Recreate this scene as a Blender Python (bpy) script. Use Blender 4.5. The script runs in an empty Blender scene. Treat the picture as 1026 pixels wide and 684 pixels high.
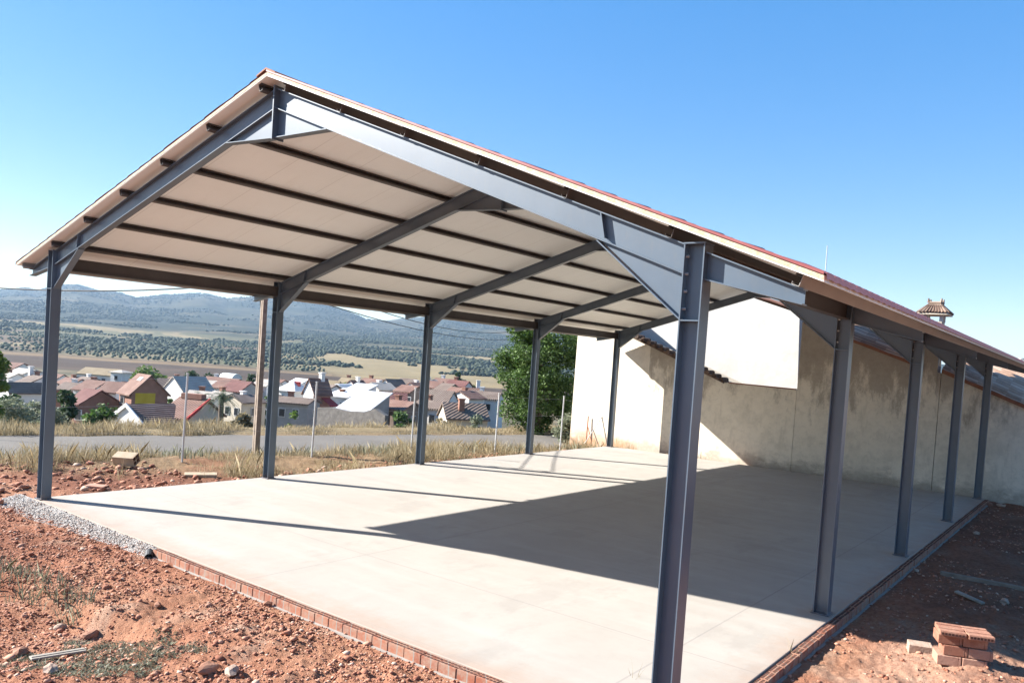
import bpy, math, random
import numpy as np
from mathutils import Vector, Matrix
R = math.radians
S = 1.25                                   # metres per survey unit
rng = np.random.default_rng(7); random.seed(7)
sc = bpy.context.scene
COL = sc.collection

# ------------------------------------------------------------------ camera
F_PX, CX, CY = 779.99, 513 + 21.86, 342 + 44.92
YAW, PIT, ROLL = -0.6376, 0.0332, 0.0692
CAM = Vector((12.329, -4.8767, 2.5005)) * S
fw = Vector((math.sin(YAW)*math.cos(PIT), math.cos(YAW)*math.cos(PIT), -math.sin(PIT)))
rt0 = Vector((math.cos(YAW), -math.sin(YAW), 0)); up0 = rt0.cross(fw)
rt = rt0*math.cos(ROLL) + up0*math.sin(ROLL); up = -rt0*math.sin(ROLL) + up0*math.cos(ROLL)
cd = bpy.data.cameras.new('camera'); cam = bpy.data.objects.new('camera', cd); COL.objects.link(cam)
cam.matrix_world = Matrix(((rt.x, up.x, -fw.x, CAM.x), (rt.y, up.y, -fw.y, CAM.y), (rt.z, up.z, -fw.z, CAM.z), (0, 0, 0, 1)))
cd.sensor_width = 36; cd.lens = F_PX/1026*36
cd.shift_x = -21.86/1026; cd.shift_y = 44.92/1026
cd.clip_start = .1; cd.clip_end = 40000
sc.camera = cam
fh = Vector((math.sin(YAW), math.cos(YAW), 0)); rh = rt0.copy()
def ray(px, py): return fw + rt*((px-CX)/F_PX) - up*((py-CY)/F_PX)
def at(px, py, D):
    """the place a survey sighting (px,py) meets at D metres forward"""
    d = ray(px, py); return CAM + d*(D/d.dot(fh))

# ------------------------------------------------------------------ light
SUN_AZ, SUN_EL = R(28), R(30.7)            # travel direction of the light, elevation
sd = Vector((math.cos(SUN_EL)*math.cos(SUN_AZ), math.cos(SUN_EL)*math.sin(SUN_AZ), -math.sin(SUN_EL)))
sl = bpy.data.lights.new('sun', 'SUN'); sl.energy = 4.4; sl.angle = R(.5); sl.color = (1, .965, .915)
so = bpy.data.objects.new('sun', sl); COL.objects.link(so); so.rotation_euler = sd.to_track_quat('-Z', 'Y').to_euler()
w = bpy.data.worlds.new('World'); sc.world = w; w.use_nodes = True
nt = w.node_tree; bg = nt.nodes['Background']; sky = nt.nodes.new('ShaderNodeTexSky')
sky.sky_type = 'NISHITA'; sky.sun_disc = False; sky.sun_elevation = SUN_EL
sky.sun_rotation = math.atan2(-sd.x, -sd.y) % (2*math.pi)
sky.air_density = 1.0; sky.dust_density = .2; sky.ozone_density = 1.2; sky.altitude = 500
gam = nt.nodes.new('ShaderNodeGamma'); gam.inputs[1].default_value = .42; hs = nt.nodes.new('ShaderNodeHueSaturation'); hs.inputs['Saturation'].default_value = 2.5; hs.inputs['Hue'].default_value = .513
nt.links.new(sky.outputs[0], gam.inputs[0]); nt.links.new(gam.outputs[0], hs.inputs['Color']); nt.links.new(hs.outputs[0], bg.inputs[0]); bg.inputs[1].default_value = .134
sc.view_settings.view_transform = 'Standard'; sc.view_settings.look = 'None'; sc.view_settings.gamma = 1
sc.view_settings.exposure = 2.0
sc.cycles.use_denoising = True; sc.cycles.max_bounces = 8; sc.cycles.diffuse_bounces = 4

# ------------------------------------------------------------------ materials
class NM:
    def __init__(s, name):
        s.m = bpy.data.materials.new(name); s.m.use_nodes = True; s.t = s.m.node_tree
        s.b = s.t.nodes['Principled BSDF']; s.b.inputs['Specular IOR Level'].default_value = .3
        s.co = s.n('ShaderNodeTexCoord')
    def n(s, typ, **kw):
        x = s.t.nodes.new(typ)
        for k, v in kw.items():
            if hasattr(x, k): setattr(x, k, v)
            else: x.inputs[k.replace('_', ' ')].default_value = v
        return x
    def l(s, a, b): s.t.links.new(a, b)
    def noise(s, scale, detail=5, rough=.6, vec=None, scl=None):
        x = s.n('ShaderNodeTexNoise'); x.inputs['Scale'].default_value = scale; x.inputs['Detail'].default_value = detail; x.inputs['Roughness'].default_value = rough
        v = vec or s.co.outputs['Object']
        if scl:
            mp = s.n('ShaderNodeMapping'); mp.inputs['Scale'].default_value = scl; s.l(v, mp.inputs['Vector']); v = mp.outputs['Vector']
        s.l(v, x.inputs['Vector']); return x.outputs['Fac']
    def ramp(s, fac, stops):
        r = s.n('ShaderNodeValToRGB'); e = r.color_ramp.elements
        while len(e) < len(stops): e.new(.5)
        for el, (p, c) in zip(e, stops):
            el.position = p; el.color = (c, c, c, 1) if isinstance(c, (int, float)) else (*c, 1)
        s.l(fac, r.inputs['Fac']); return r.outputs['Color']
    def mix(s, fac, a, b, mode='MIX'):
        x = s.n('ShaderNodeMix'); x.data_type = 'RGBA'; x.blend_type = mode
        for v, i in ((fac, 0), (a, 6), (b, 7)):
            if hasattr(v, 'is_output'): s.l(v, x.inputs[i])
            else: x.inputs[i].default_value = v if i == 0 else (*v, 1)
        return x.outputs[2]
    def math(s, op, a, b=0.):
        x = s.n('ShaderNodeMath'); x.operation = op
        for v, i in ((a, 0), (b, 1)):
            if hasattr(v, 'is_output'): s.l(v, x.inputs[i])
            else: x.inputs[i].default_value = v
        return x.outputs[0]
    def sep(s):
        x = s.n('ShaderNodeSeparateXYZ'); s.l(s.co.outputs['Object'], x.inputs[0]); return x.outputs
    def col(s, c):
        if hasattr(c, 'is_output'): s.l(c, s.b.inputs['Base Color'])
        else: s.b.inputs['Base Color'].default_value = (*c, 1)
        return s
    def bump(s, h, strength=.3, dist=.02):
        b = s.n('ShaderNodeBump'); b.inputs['Strength'].default_value = strength; b.inputs['Distance'].default_value = dist
        s.l(h, b.inputs['Height']); s.l(b.outputs[0], s.b.inputs['Normal']); return s
    def rough(s, r): s.b.inputs['Roughness'].default_value = r; return s
    def done(s): return s.m

def mottled(name, c1, c2, scale=3, rough=.8, bump=.15, bs=None, dist=.01, detail=6, metallic=0):
    m = NM(name); f = m.noise(scale, detail); m.col(m.ramp(f, [(.3, c1), (.7, c2)])).rough(rough)
    if bump: m.bump(m.noise(bs or scale*8, 4), bump, dist)
    m.b.inputs['Metallic'].default_value = metallic
    return m.done()
def mul(c, k): return tuple(x*k for x in c)

M = {}
def steel():
    m = NM('blue_grey_painted_steel')
    f = m.noise(1.2, 4); base = m.ramp(f, [(.3, (.066, .092, .122)), (.7, (.086, .116, .150))])
    dust = m.ramp(m.noise(14, 8, .7, scl=(1, 1, .35)), [(.5, 0), (.75, .4)])
    xz = m.sep()[2]; sp = m.math('ADD', m.math('SUBTRACT', .62, m.math('MULTIPLY', xz, 2.6)), m.math('MULTIPLY', m.math('SUBTRACT', m.noise(9, 7, .75), .5), 1.3)); base = m.mix(m.ramp(sp, [(.35, 0), (.8, .65)]), base, (.19, .115, .08))
    m.col(m.mix(dust, base, (.115, .12, .12))).rough(.37); m.b.inputs['Specular IOR Level'].default_value = .75
    m.bump(m.noise(60, 3), .05, .002)
    return m.done()
M['steel'] = steel()
M['sky_lit_lip'] = mottled('sky_lit_sheet_lip', (.50, .20, .19), (.60, .27, .25), 5, .6, .1)  # lighter red than the sheet: sky light on the eave put into the colour
M['steel_brown'] = mottled('brown_primed_steel', (.072, .062, .056), (.095, .083, .075), 2, .5, .05)
M['bounce_lit_purlin'] = mottled('bounce_lit_brown_primer', (.29, .28, .265), (.34, .33, .31), 2, .6, .05)  # lighter copy of the brown primer, bounced light put into the colour
M['bolt'] = mottled('zinc_bolt', (.5, .5, .5), (.62, .62, .6), 20, .4, 0, metallic=.7)
def panel():
    m = NM('cream_lacquered_panel'); x, y, z = m.sep()
    f = m.noise(.8, 4); c = m.ramp(f, [(.3, (.79, .80, .765)), (.7, (.83, .845, .81))])
    st = m.ramp(m.noise(2.5, 6, scl=(.3, 2, 1)), [(.55, 0), (.8, .2)]); c = m.mix(st, c, (.58, .54, .47))
    jt = m.math('LESS_THAN', m.math('ABSOLUTE', m.math('SUBTRACT', m.math('FRACT', m.math('DIVIDE', y, 1.0)), .5)), .005)
    m.col(m.mix(m.math('MULTIPLY', jt, .35), c, (.3, .27, .23))).rough(.5)
    return m.done()
M['panel'] = panel()
M['panel_edge'] = mottled('cut_panel_edge_foam', (.40, .325, .20), (.56, .50, .39), 22, .85, .4, 60)
M['red_sheet'] = mottled('faded_red_sheet', (.235, .062, .06), (.29, .088, .082), 3, .5, .1)
def concrete():
    m = NM('troweled_concrete')
    a = m.noise(.35, 6); b = m.noise(2.2, 8, .65); c = m.noise(.9, 5, .5, scl=(.25, 2.2, 1))
    base = m.ramp(a, [(.3, (.318, .290, .254)), (.7, (.365, .336, .297))])
    base = m.mix(m.ramp(b, [(.45, 0), (.7, .35)]), base, (.275, .244, .212))
    base = m.mix(m.ramp(c, [(.5, 0), (.72, .4)]), base, (.400, .374, .340))
    x, y, z = m.sep()
    # saw cut joints every five metres
    def joint(v, off, per):
        t = m.math('ABSOLUTE', m.math('SUBTRACT', m.math('FRACT', m.math('DIVIDE', m.math('ADD', v, off), per)), .5))
        return m.math('LESS_THAN', t, .0022)
    j = m.math('MAXIMUM', joint(x, 1.3, 5.2), joint(y, .4, 4.7))
    base = m.mix(m.math('MULTIPLY', j, .5), base, (.22, .20, .19))
    ed = m.math('MINIMUM', m.math('SUBTRACT', y, -.1), m.math('SUBTRACT', 12.7, x))
    dust = m.math('ADD', m.math('SUBTRACT', 1.0, m.math('DIVIDE', ed, .7)), m.math('MULTIPLY', m.math('SUBTRACT', m.noise(2.1, 8, .75), .5), 1.6))
    base = m.mix(m.ramp(dust, [(.35, 0), (1.0, .5)]), base, (.31, .20, .14))
    base = m.mix(m.ramp(m.noise(1.4, 9, .78), [(.60, 0), (.72, .28)]), base, (.33, .225, .165))
    wet = m.ramp(m.noise(.55, 9, .7, scl=(1, .5, 1)), [(.55, 0), (.60, .22), (.72, .1)]); base = m.mix(wet, base, (.21, .19, .17))
    ln = m.ramp(m.noise(3, 3, .5, scl=(.05, 5, 1)), [(.62, 0), (.70, .16)]); base = m.mix(ln, base, (.22, .20, .18))
    spots = m.ramp(m.noise(9, 3), [(.70, 0), (.76, .5)])
    base = m.mix(spots, base, (.33, .27, .23))
    m.col(base).rough(.75); m.bump(m.noise(25, 6, .7), .12, .004)
    return m.done()
M['concrete'] = concrete()
def brick_edge():
    m = NM('perforated_brick'); x, y, z = m.sep()
    u = m.math('ADD', x, y)
    fr = m.math('FRACT', m.math('DIVIDE', u, .25))
    jt = m.math('LESS_THAN', fr, .06)
    idx = m.math('FLOOR', m.math('DIVIDE', u, .25))
    wn = m.n('ShaderNodeTexWhiteNoise'); wn.noise_dimensions = '1D'; m.l(idx, wn.inputs['W'])
    b = m.ramp(wn.outputs['Value'], [(0, (0.240, 0.078, 0.045)), (.5, (0.300, 0.114, 0.066)), (1, (0.336, 0.156, 0.096))])
    b = m.mix(m.ramp(m.noise(9, 7, .75), [(.42, 0), (.62, .75)]), b, (0.300, 0.216, 0.162))
    m.col(m.mix(jt, b, (0.252, 0.222, 0.192))).rough(.9); m.bump(m.noise(50, 4), .3, .004)
    return m.done()
M['brick_edge'] = brick_edge()
def brickm():
    m = NM('fired_clay_brick'); oi = m.n('ShaderNodeObjectInfo')
    mp = m.n('ShaderNodeVectorMath'); mp.operation = 'ADD'; m.l(m.co.outputs['Object'], mp.inputs[0]); cmb = m.n('ShaderNodeCombineXYZ')
    for k in range(3): m.l(m.math('MULTIPLY', oi.outputs['Random'], 37.+k*11), cmb.inputs[k])
    m.l(cmb.outputs[0], mp.inputs[1]); v = mp.outputs[0]
    b = m.ramp(oi.outputs['Random'], [(0, (.26, .11, .07)), (.5, (.33, .16, .105)), (1, (.38, .21, .15))])
    b = m.mix(m.ramp(m.noise(5, 8, .75, vec=v), [(.48, 0), (.64, .5)]), b, (.42, .27, .19))
    b = m.mix(m.ramp(m.noise(14, 6, .7, vec=v), [(.5, 0), (.7, .5)]), b, (.17, .075, .05))
    m.col(b).rough(.93); m.bump(m.noise(28, 8, .75, vec=v), .8, .012); return m.done()
M['brick'] = brickm()
M['dark_hole'] = mottled('brick_cell_shadow', (.05, .022, .015), (.09, .04, .03), 8, .95, 0)
M['mortar'] = mottled('pale_mortar', (0.240, 0.216, 0.186), (0.312, 0.288, 0.258), 12, .9, .4, 60)

def stucco(name, base, dirt, zbase, ztopmask=None, stain=.6, scale=1.):
    m = NM(name); x, y, z = m.sep()
    b = m.ramp(m.noise(.6*scale, 6), [(.3, mul(base, .93)), (.7, base)])
    b = m.mix(m.ramp(m.noise(3*scale, 8, .7), [(.5, 0), (.8, .25)]), b, mul(dirt, 1.6))
    # blotchy damp band at the foot
    lo = m.math('SUBTRACT', .95, m.math('DIVIDE', m.math('SUBTRACT', z, zbase), .75))
    lo = m.math('ADD', lo, m.math('MULTIPLY', m.math('SUBTRACT', m.noise(1.6, 7, .7, scl=(1, 1, 1.6)), .5), 2.2))
    b = m.mix(m.math('MULTIPLY', m.ramp(lo, [(.42, 0), (.85, stain)]), 1.), b, dirt)
    # drips: thin vertical streaks
    s = m.ramp(m.noise(2.4, 5, .65, scl=(1.1, 1.1, .22)), [(.56, 0), (.8, stain*.8)])
    b = m.mix(s, b, dirt)
    og = m.math('MULTIPLY', m.math('LESS_THAN', x, .6), m.ramp(m.math('ADD', m.math('SUBTRACT', .75, m.math('MULTIPLY', m.math('SUBTRACT', z, zbase), .9)), m.math('MULTIPLY', m.math('SUBTRACT', m.noise(.9, 4), .5), 1.4)), [(.3, 0), (.9, .8)]))
    b = m.mix(og, b, (.46, .235, .11))
    bl = m.ramp(m.noise(.8, 9, .72), [(.46, 0), (.64, .5)]); b = m.mix(bl, b, mul(base, .68)); g2 = m.ramp(m.noise(3.2, 9, .8), [(.48, 0), (.62, .5)]); b = m.mix(g2, b, mul(base, .72))
    up_ = m.math('MULTIPLY', m.ramp(m.math('ADD', m.math('MULTIPLY', z, .30), m.math('MULTIPLY', m.math('SUBTRACT', m.noise(1.3, 8, .75, scl=(1.2, 1.2, .45)), .5), 2.4)), [(.74, 0), (1.0, .55)]), m.math('GREATER_THAN', x, .9)); b = m.mix(up_, b, dirt)
    cr = m.ramp(m.noise(2.2, 10, .75), [(.62, 0), (.66, .30)])
    b = m.mix(cr, b, mul(base, .72))
    m.col(b).rough(.92); m.bump(m.noise(7, 8, .7), .35, .02)
    return m.done()
M['stucco'] = stucco('cream_lime_stucco', (.68, .61, .50), (0.160, 0.132, 0.108), 0)
M['stucco_left'] = stucco('cream_lime_stucco_west', (0.480, 0.416, 0.320), (0.320, 0.200, 0.120), 0, stain=.45)
M['whitewash'] = mottled('whitewash', (.40, .385, .36), (.50, .485, .455), .9, .9, .3, 5, .03)
def tiles(name, c1, c2, c3, per=.22, axis='x'):
    m = NM(name); f = m.noise(.9, 7, .7); g = m.noise(6, 6, .7)
    b = m.ramp(f, [(.25, c1), (.5, c2), (.75, c3)])
    b = m.mix(m.ramp(g, [(.4, 0), (.75, .55)]), b, mul(c1, .6))
    x, y, z = m.sep(); cb = m.n('ShaderNodeCombineXYZ'); m.l(m.math('FLOOR', m.math('DIVIDE', y, .24)), cb.inputs[0]); m.l(m.math('FLOOR', m.math('DIVIDE', x, .38)), cb.inputs[1])
    wn = m.n('ShaderNodeTexWhiteNoise'); wn.noise_dimensions = '2D'; m.l(cb.outputs[0], wn.inputs['Vector'])
    b = m.mix(m.ramp(wn.outputs['Value'], [(0, .6), (.45, 0)]), b, mul(c1, .62)); b = m.mix(m.ramp(wn.outputs['Value'], [(.6, 0), (1, .6)]), b, mul(c3, 1.12))
    ch = m.math('LESS_THAN', m.math('ABSOLUTE', m.math('SUBTRACT', m.math('FRACT', m.math('ADD', m.math('DIVIDE', y, .24), .5)), .5)), .14)
    b = m.mix(m.math('MULTIPLY', ch, .6), b, mul(c1, .45))  # channel shade painted as dark stripes so the tile relief reads
    m.col(b).rough(.9)
    return m.done()
M['tile_old'] = tiles('weathered_clay_tile', (.30, .175, .115), (.46, .295, .20), (.54, .40, .30))
M['tile_brown'] = tiles('brown_clay_tile', (.075, .048, .035), (.125, .08, .06), (.17, .125, .1))
M['tile_verge'] = tiles('verge_clay_tile', (0.180, 0.078, 0.051), (0.270, 0.120, 0.078), (0.300, 0.180, 0.120))
M['cap_tile'] = tiles('pale_cap_tile', (.13, .075, .055), (.22, .145, .105), (.32, .25, .19))
M['tile_rust'] = mottled('rusty_flashing', (.20, .09, .055), (.29, .14, .09), 5, .8, .1)
ROOF = {'red': ((.125, .064, .047), (.195, .108, .080), (.265, .175, .135)), 'brown': ((.105, .074, .057), (.165, .121, .095), (.235, .185, .15)),
        'pale': ((.30, .265, .22), (.38, .335, .285), (.44, .395, .34)), 'bright': ((.11, .045, .038), (.17, .072, .060), (.22, .11, .09)),
        'white': ((.48, .475, .46), (.58, .575, .56), (.64, .63, .61)), 'metal': ((.34, .35, .36), (.42, .425, .43), (.47, .47, .465)), 'ochre': ((.20, .15, .09), (.26, .20, .12), (.31, .25, .16))}
for k, v in ROOF.items():
    m = NM('roof_' + k); x, y, z = m.sep()
    b = m.ramp(m.noise(.5, 6, .7), [(.25, v[0]), (.5, v[1]), (.75, v[2])])
    if k not in ('white', 'metal'):
        wv = m.n('ShaderNodeTexWave'); wv.bands_direction = 'X'; wv.inputs['Scale'].default_value = 1.1; wv.inputs['Distortion'].default_value = 1.2; wv.inputs['Detail'].default_value = 2
        m.l(m.co.outputs['Object'], wv.inputs['Vector'])
        b = m.mix(m.ramp(wv.outputs['Fac'], [(0, .45), (.5, 0)]), b, mul(v[0], .55)); m.bump(wv.outputs['Fac'], .6, .08)
    m.col(b).rough(.85); M['roof_' + k] = m.done()
WALLC = {'white': ((0.561, 0.544, 0.510), (0.663, 0.646, 0.620)), 'cream': ((0.425, 0.365, 0.281), (0.510, 0.451, 0.357)), 'brick': ((0.204, 0.102, 0.068), (0.281, 0.145, 0.102)), 'grey': ((0.230, 0.221, 0.212), (0.306, 0.297, 0.281)),
         'brown': ((0.163, 0.117, 0.091), (0.215, 0.163, 0.130)), 'yellow': ((0.403, 0.273, 0.019), (0.468, 0.338, 0.039)), 'pink': ((0.273, 0.156, 0.124), (0.325, 0.195, 0.156)), 'redpaint': ((0.325, 0.033, 0.033), (0.377, 0.046, 0.039)), 'stone': ((0.104, 0.094, 0.085), (0.195, 0.176, 0.156))}
for k, v in WALLC.items(): M['wall_' + k] = mottled('wall_' + k, v[0], v[1], 1.1 if k != 'stone' else 3, .92, .2, 6, .03)
M['glass'] = mottled('dark_window_glass', (.02, .022, .026), (.035, .038, .042), 2, .15, 0)
M['frame'] = mottled('painted_frame', (.45, .43, .4), (.55, .53, .5), 4, .6, 0)
M['concrete_pole'] = mottled('old_concrete_pole', (.165, .13, .10), (.27, .215, .17), 7, .95, .5, 30)
M['galv'] = mottled('galvanised_post', (.42, .42, .42), (.55, .55, .54), 8, .5, .05)
M['rust'] = mottled('rusty_iron', (.30, .11, .055), (.42, .17, .09), 14, .85, .3, 60)
M['cable'] = mottled('black_cable', (.03, .03, .032), (.05, .05, .052), 3, .6, 0)
M['porcelain'] = mottled('insulator', (.15, .12, .11), (.22, .2, .18), 8, .3, 0)
M['block'] = mottled('yellowish_clay_block', (0.372, 0.276, 0.180), (0.432, 0.348, 0.252), 6, .9, .3, 40)
M['wood'] = mottled('weathered_wood', (0.252, 0.216, 0.174), (0.336, 0.300, 0.252), 5, .9, .3, 30)
M['gravel'] = mottled('grey_gravel', (0.180, 0.174, 0.168), (0.300, 0.288, 0.276), 18, .95, .3, 60)
M['clod'] = mottled('red_earth_clod', (0.216, 0.096, 0.057), (0.312, 0.174, 0.120), 5, .95, .4, 40)
M['pale_stone'] = mottled('pale_rubble', (.30, .20, .145), (.42, .32, .25), 9, .95, .6, 40)
M['greenhouse'] = mottled('greenhouse_film', (.66, .70, .68), (.75, .78, .76), 1, .5, 0)
M['bark'] = mottled('bark', (.10, .075, .055), (.17, .13, .10), 6, .95, .5, 30, .03)
def leafmat(name, c1, c2, c3=None, trans=.25):
    m = NM(name); g = m.n('ShaderNodeNewGeometry')
    f = m.math('ADD', m.math('MULTIPLY', g.outputs['Random Per Island'], .6), m.math('MULTIPLY', m.noise(.9, 3), .4))
    m.col(m.ramp(f, [(.2, c1), (.5, c2), (.8, c3 or mul(c2, 1.35))])).rough(.65)
    if trans:
        tr = m.n('ShaderNodeBsdfTranslucent'); tr.inputs[0].default_value = (*mul(c2, 1.3), 1)
        ms = m.n('ShaderNodeMixShader'); ms.inputs[0].default_value = trans
        m.l(m.b.outputs[0], ms.inputs[1]); m.l(tr.outputs[0], ms.inputs[2])
        m.l(ms.outputs[0], m.t.nodes['Material Output'].inputs['Surface'])
    return m.done()
M['leaf'] = leafmat('broadleaf', (.015, .034, .008), (.058, .11, .022), (.14, .21, .06))
M['leaf_light'] = leafmat('light_leaf', (.05, .09, .018), (.10, .16, .03), (.17, .235, .06))
M['leaf_dark'] = leafmat('dark_leaf', (.022, .042, .016), (.04, .068, .025), (.06, .095, .035))
M['leaf_grey'] = leafmat('grey_green_leaf', (.10, .12, .07), (.19, .21, .135), (.28, .29, .19))
M['leaf_dry'] = leafmat('dry_reed', (0.120, 0.094, 0.045), (0.203, 0.165, 0.090), (0.270, 0.225, 0.135))
M['straw'] = leafmat('dry_grass', (0.223, 0.167, 0.087), (0.322, 0.260, 0.155), (0.397, 0.341, 0.229), .2)
M['weed'] = leafmat('grey_weed', (.125, .13, .088), (.205, .21, .145), (.29, .285, .205), .15)
M['olive'] = mottled('olive_crowns', (.050, .062, .034), (.095, .11, .062), .05, .9, 0)
M['oak'] = mottled('holm_oak_crowns', (0.020, 0.029, 0.016), (0.044, 0.056, 0.029), .05, .9, 0)

# ------------------------------------------------------------------ mesh helpers
class MB:
    def __init__(s): s.v = []; s.f = []
    def add(s, vs, fs):
        o = len(s.v); s.v += [tuple(p) for p in vs]; s.f += [tuple(i+o for i in f) for f in fs]; return s
    def obox(s, c, ax, ay, az):
        c = Vector(c); ax, ay, az = Vector(ax), Vector(ay), Vector(az)
        vs = [c+ax*i+ay*j+az*k for i in (-1, 1) for j in (-1, 1) for k in (-1, 1)]
        return s.add(vs, [(0, 1, 3, 2), (4, 6, 7, 5), (0, 4, 5, 1), (2, 3, 7, 6), (0, 2, 6, 4), (1, 5, 7, 3)])
    def box(s, a, b):
        a, b = Vector(a), Vector(b); h = (b-a)/2
        return s.obox((a+b)/2, (h.x, 0, 0), (0, h.y, 0), (0, 0, h.z))
    def prism(s, poly, ext):
        """poly: list of points (CCW or not), extruded by vector ext"""
        n = len(poly); ext = Vector(ext); vs = [Vector(p) for p in poly]; vs += [p+ext for p in vs]
        return s.add(vs, [tuple(range(n))[::-1], tuple(range(n, 2*n))] + [(i, (i+1) % n, n+(i+1) % n, n+i) for i in range(n)])
    def tube(s, pts, r, n=8, r2=None, cap=True):
        pts = [Vector(p) for p in pts]; rings = []; m = len(pts)
        for i, p in enumerate(pts):
            d = (pts[min(i+1, m-1)]-pts[max(i-1, 0)]).normalized()
            u = d.cross(Vector((0, 0, 1)) if abs(d.z) < .9 else Vector((1, 0, 0))).normalized(); v = d.cross(u)
            rr = r if r2 is None else r+(r2-r)*i/(m-1)
            rings.append([p+(u*math.cos(2*math.pi*k/n)+v*math.sin(2*math.pi*k/n))*rr for k in range(n)])
        vs = [q for g in rings for q in g]
        fs = [(i*n+k, i*n+(k+1) % n, (i+1)*n+(k+1) % n, (i+1)*n+k) for i in range(m-1) for k in range(n)]
        if cap: fs += [tuple(range(n))[::-1], tuple(range((m-1)*n, m*n))]
        return s.add(vs, fs)
    def build(s, name, mat, parent=None, smooth=False, bevel=0):
        me = bpy.data.meshes.new(name); me.from_pydata(s.v, [], s.f); me.validate()
        import bmesh
        bm = bmesh.new(); bm.from_mesh(me); bmesh.ops.recalc_face_normals(bm, faces=bm.faces); bm.to_mesh(me); bm.free()
        return link(name, me, mat, parent, smooth, bevel)
def link(name, me, mat, parent=None, smooth=False, bevel=0):
    o = bpy.data.objects.new(name, me); COL.objects.link(o); me.materials.append(mat)
    if parent: o.parent = parent; o.matrix_parent_inverse = Matrix.Translation(parent.location).inverted() if parent.location.length else Matrix()
    if smooth: me.polygons.foreach_set('use_smooth', [True]*len(me.polygons))
    if bevel:
        b = o.modifiers.new('bevel', 'BEVEL'); b.width = bevel; b.segments = 2; b.limit_method = 'ANGLE'
    return o
def npmesh(name, verts, faces, mat, parent=None, smooth=False):
    """verts (n,3), faces (m,k) numpy"""
    me = bpy.data.meshes.new(name); k = faces.shape[1]
    me.vertices.add(len(verts)); me.vertices.foreach_set('co', verts.astype(np.float32).ravel())
    me.loops.add(faces.size); me.loops.foreach_set('vertex_index', faces.astype(np.int32).ravel())
    me.polygons.add(len(faces)); me.polygons.foreach_set('loop_start', np.arange(0, faces.size, k, dtype=np.int32))
    me.polygons.foreach_set('loop_total', np.full(len(faces), k, np.int32)); me.update(calc_edges=True); me.validate()
    return link(name, me, mat, parent, smooth)
def tag(o, label=None, cat=None, group=None, kind=None):
    for k, v in (('label', label), ('category', cat), ('group', group), ('kind', kind)):
        if v: o[k] = v
    return o
def empty(name, loc, label, cat, group=None):
    o = bpy.data.objects.new(name, None); COL.objects.link(o); o.location = loc
    o.empty_display_size = .2
    return tag(o, label, cat, group)

# ------------------------------------------------------------------ terrain
RD = Vector((.28, .96, 0)).normalized(); RN = Vector((-RD.y, RD.x, 0)); RC = Vector((-8.15, 13.3, 0))
S_T = [-8, -6.2, -4.6, -3.2, -2.8, 2.8, 4.2, 5.5, 8, 20, 40, 70, 120, 200, 300, 450, 550, 700, 850, 1000, 1200, 1500, 2000, 3000, 12000]
Z_T = [-.125, -.14, -.30, -.56, -.60, -.60, -.42, -.55, -1.5, -5, -8.6, -10.2, -11.6, -13.5, -16, -18, -18, -14.5, -9, -4, 3.5, 15, 30, 55, 60]
SIL = [(-300, 285), (-120, 292), (0, 291), (26, 288.8), (38, 291), (60, 286), (79, 286), (100, 292), (116, 292.6), (137, 298.8), (163, 295.8), (179, 296), (191, 295), (209, 295), (228, 300.5), (251, 299.6), (275, 302), (294, 306), (319, 307.5),
       (349, 313), (367, 320.7), (390, 322), (415, 320), (437, 318), (455, 316), (484, 319), (513, 324), (600, 338), (800, 352), (1010, 371), (1300, 392)]
az_t, el_t = [], []
for px, py in SIL:
    d = ray(px, py); az_t.append(math.atan2(d.x, d.y)); el_t.append(d.z/math.hypot(d.x, d.y))
def vnoise(x, y, seed=0):
    """smooth value noise, numpy"""
    xi, yi = np.floor(x), np.floor(y); fx, fy = x-xi, y-yi; fx = fx*fx*(3-2*fx); fy = fy*fy*(3-2*fy)
    def h(a, b): v = np.sin(a*127.1+b*311.7+seed*74.7)*43758.5453; return v-np.floor(v)
    return (h(xi, yi)*(1-fx)+h(xi+1, yi)*fx)*(1-fy)+(h(xi, yi+1)*(1-fx)+h(xi+1, yi+1)*fx)*fy
def fbm(x, y, oct=4, seed=0):
    s = 0; a = .5; t = 0
    for i in range(oct): s = s+a*vnoise(x*2**i, y*2**i, seed+i); t += a; a *= .5
    return s/t
def sst(a, b, x): t = np.clip((x-a)/(b-a), 0, 1); return t*t*(3-2*t)
SLAB = (-.12*S, 10.13*S, -.1*S, 16.12*S)
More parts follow.
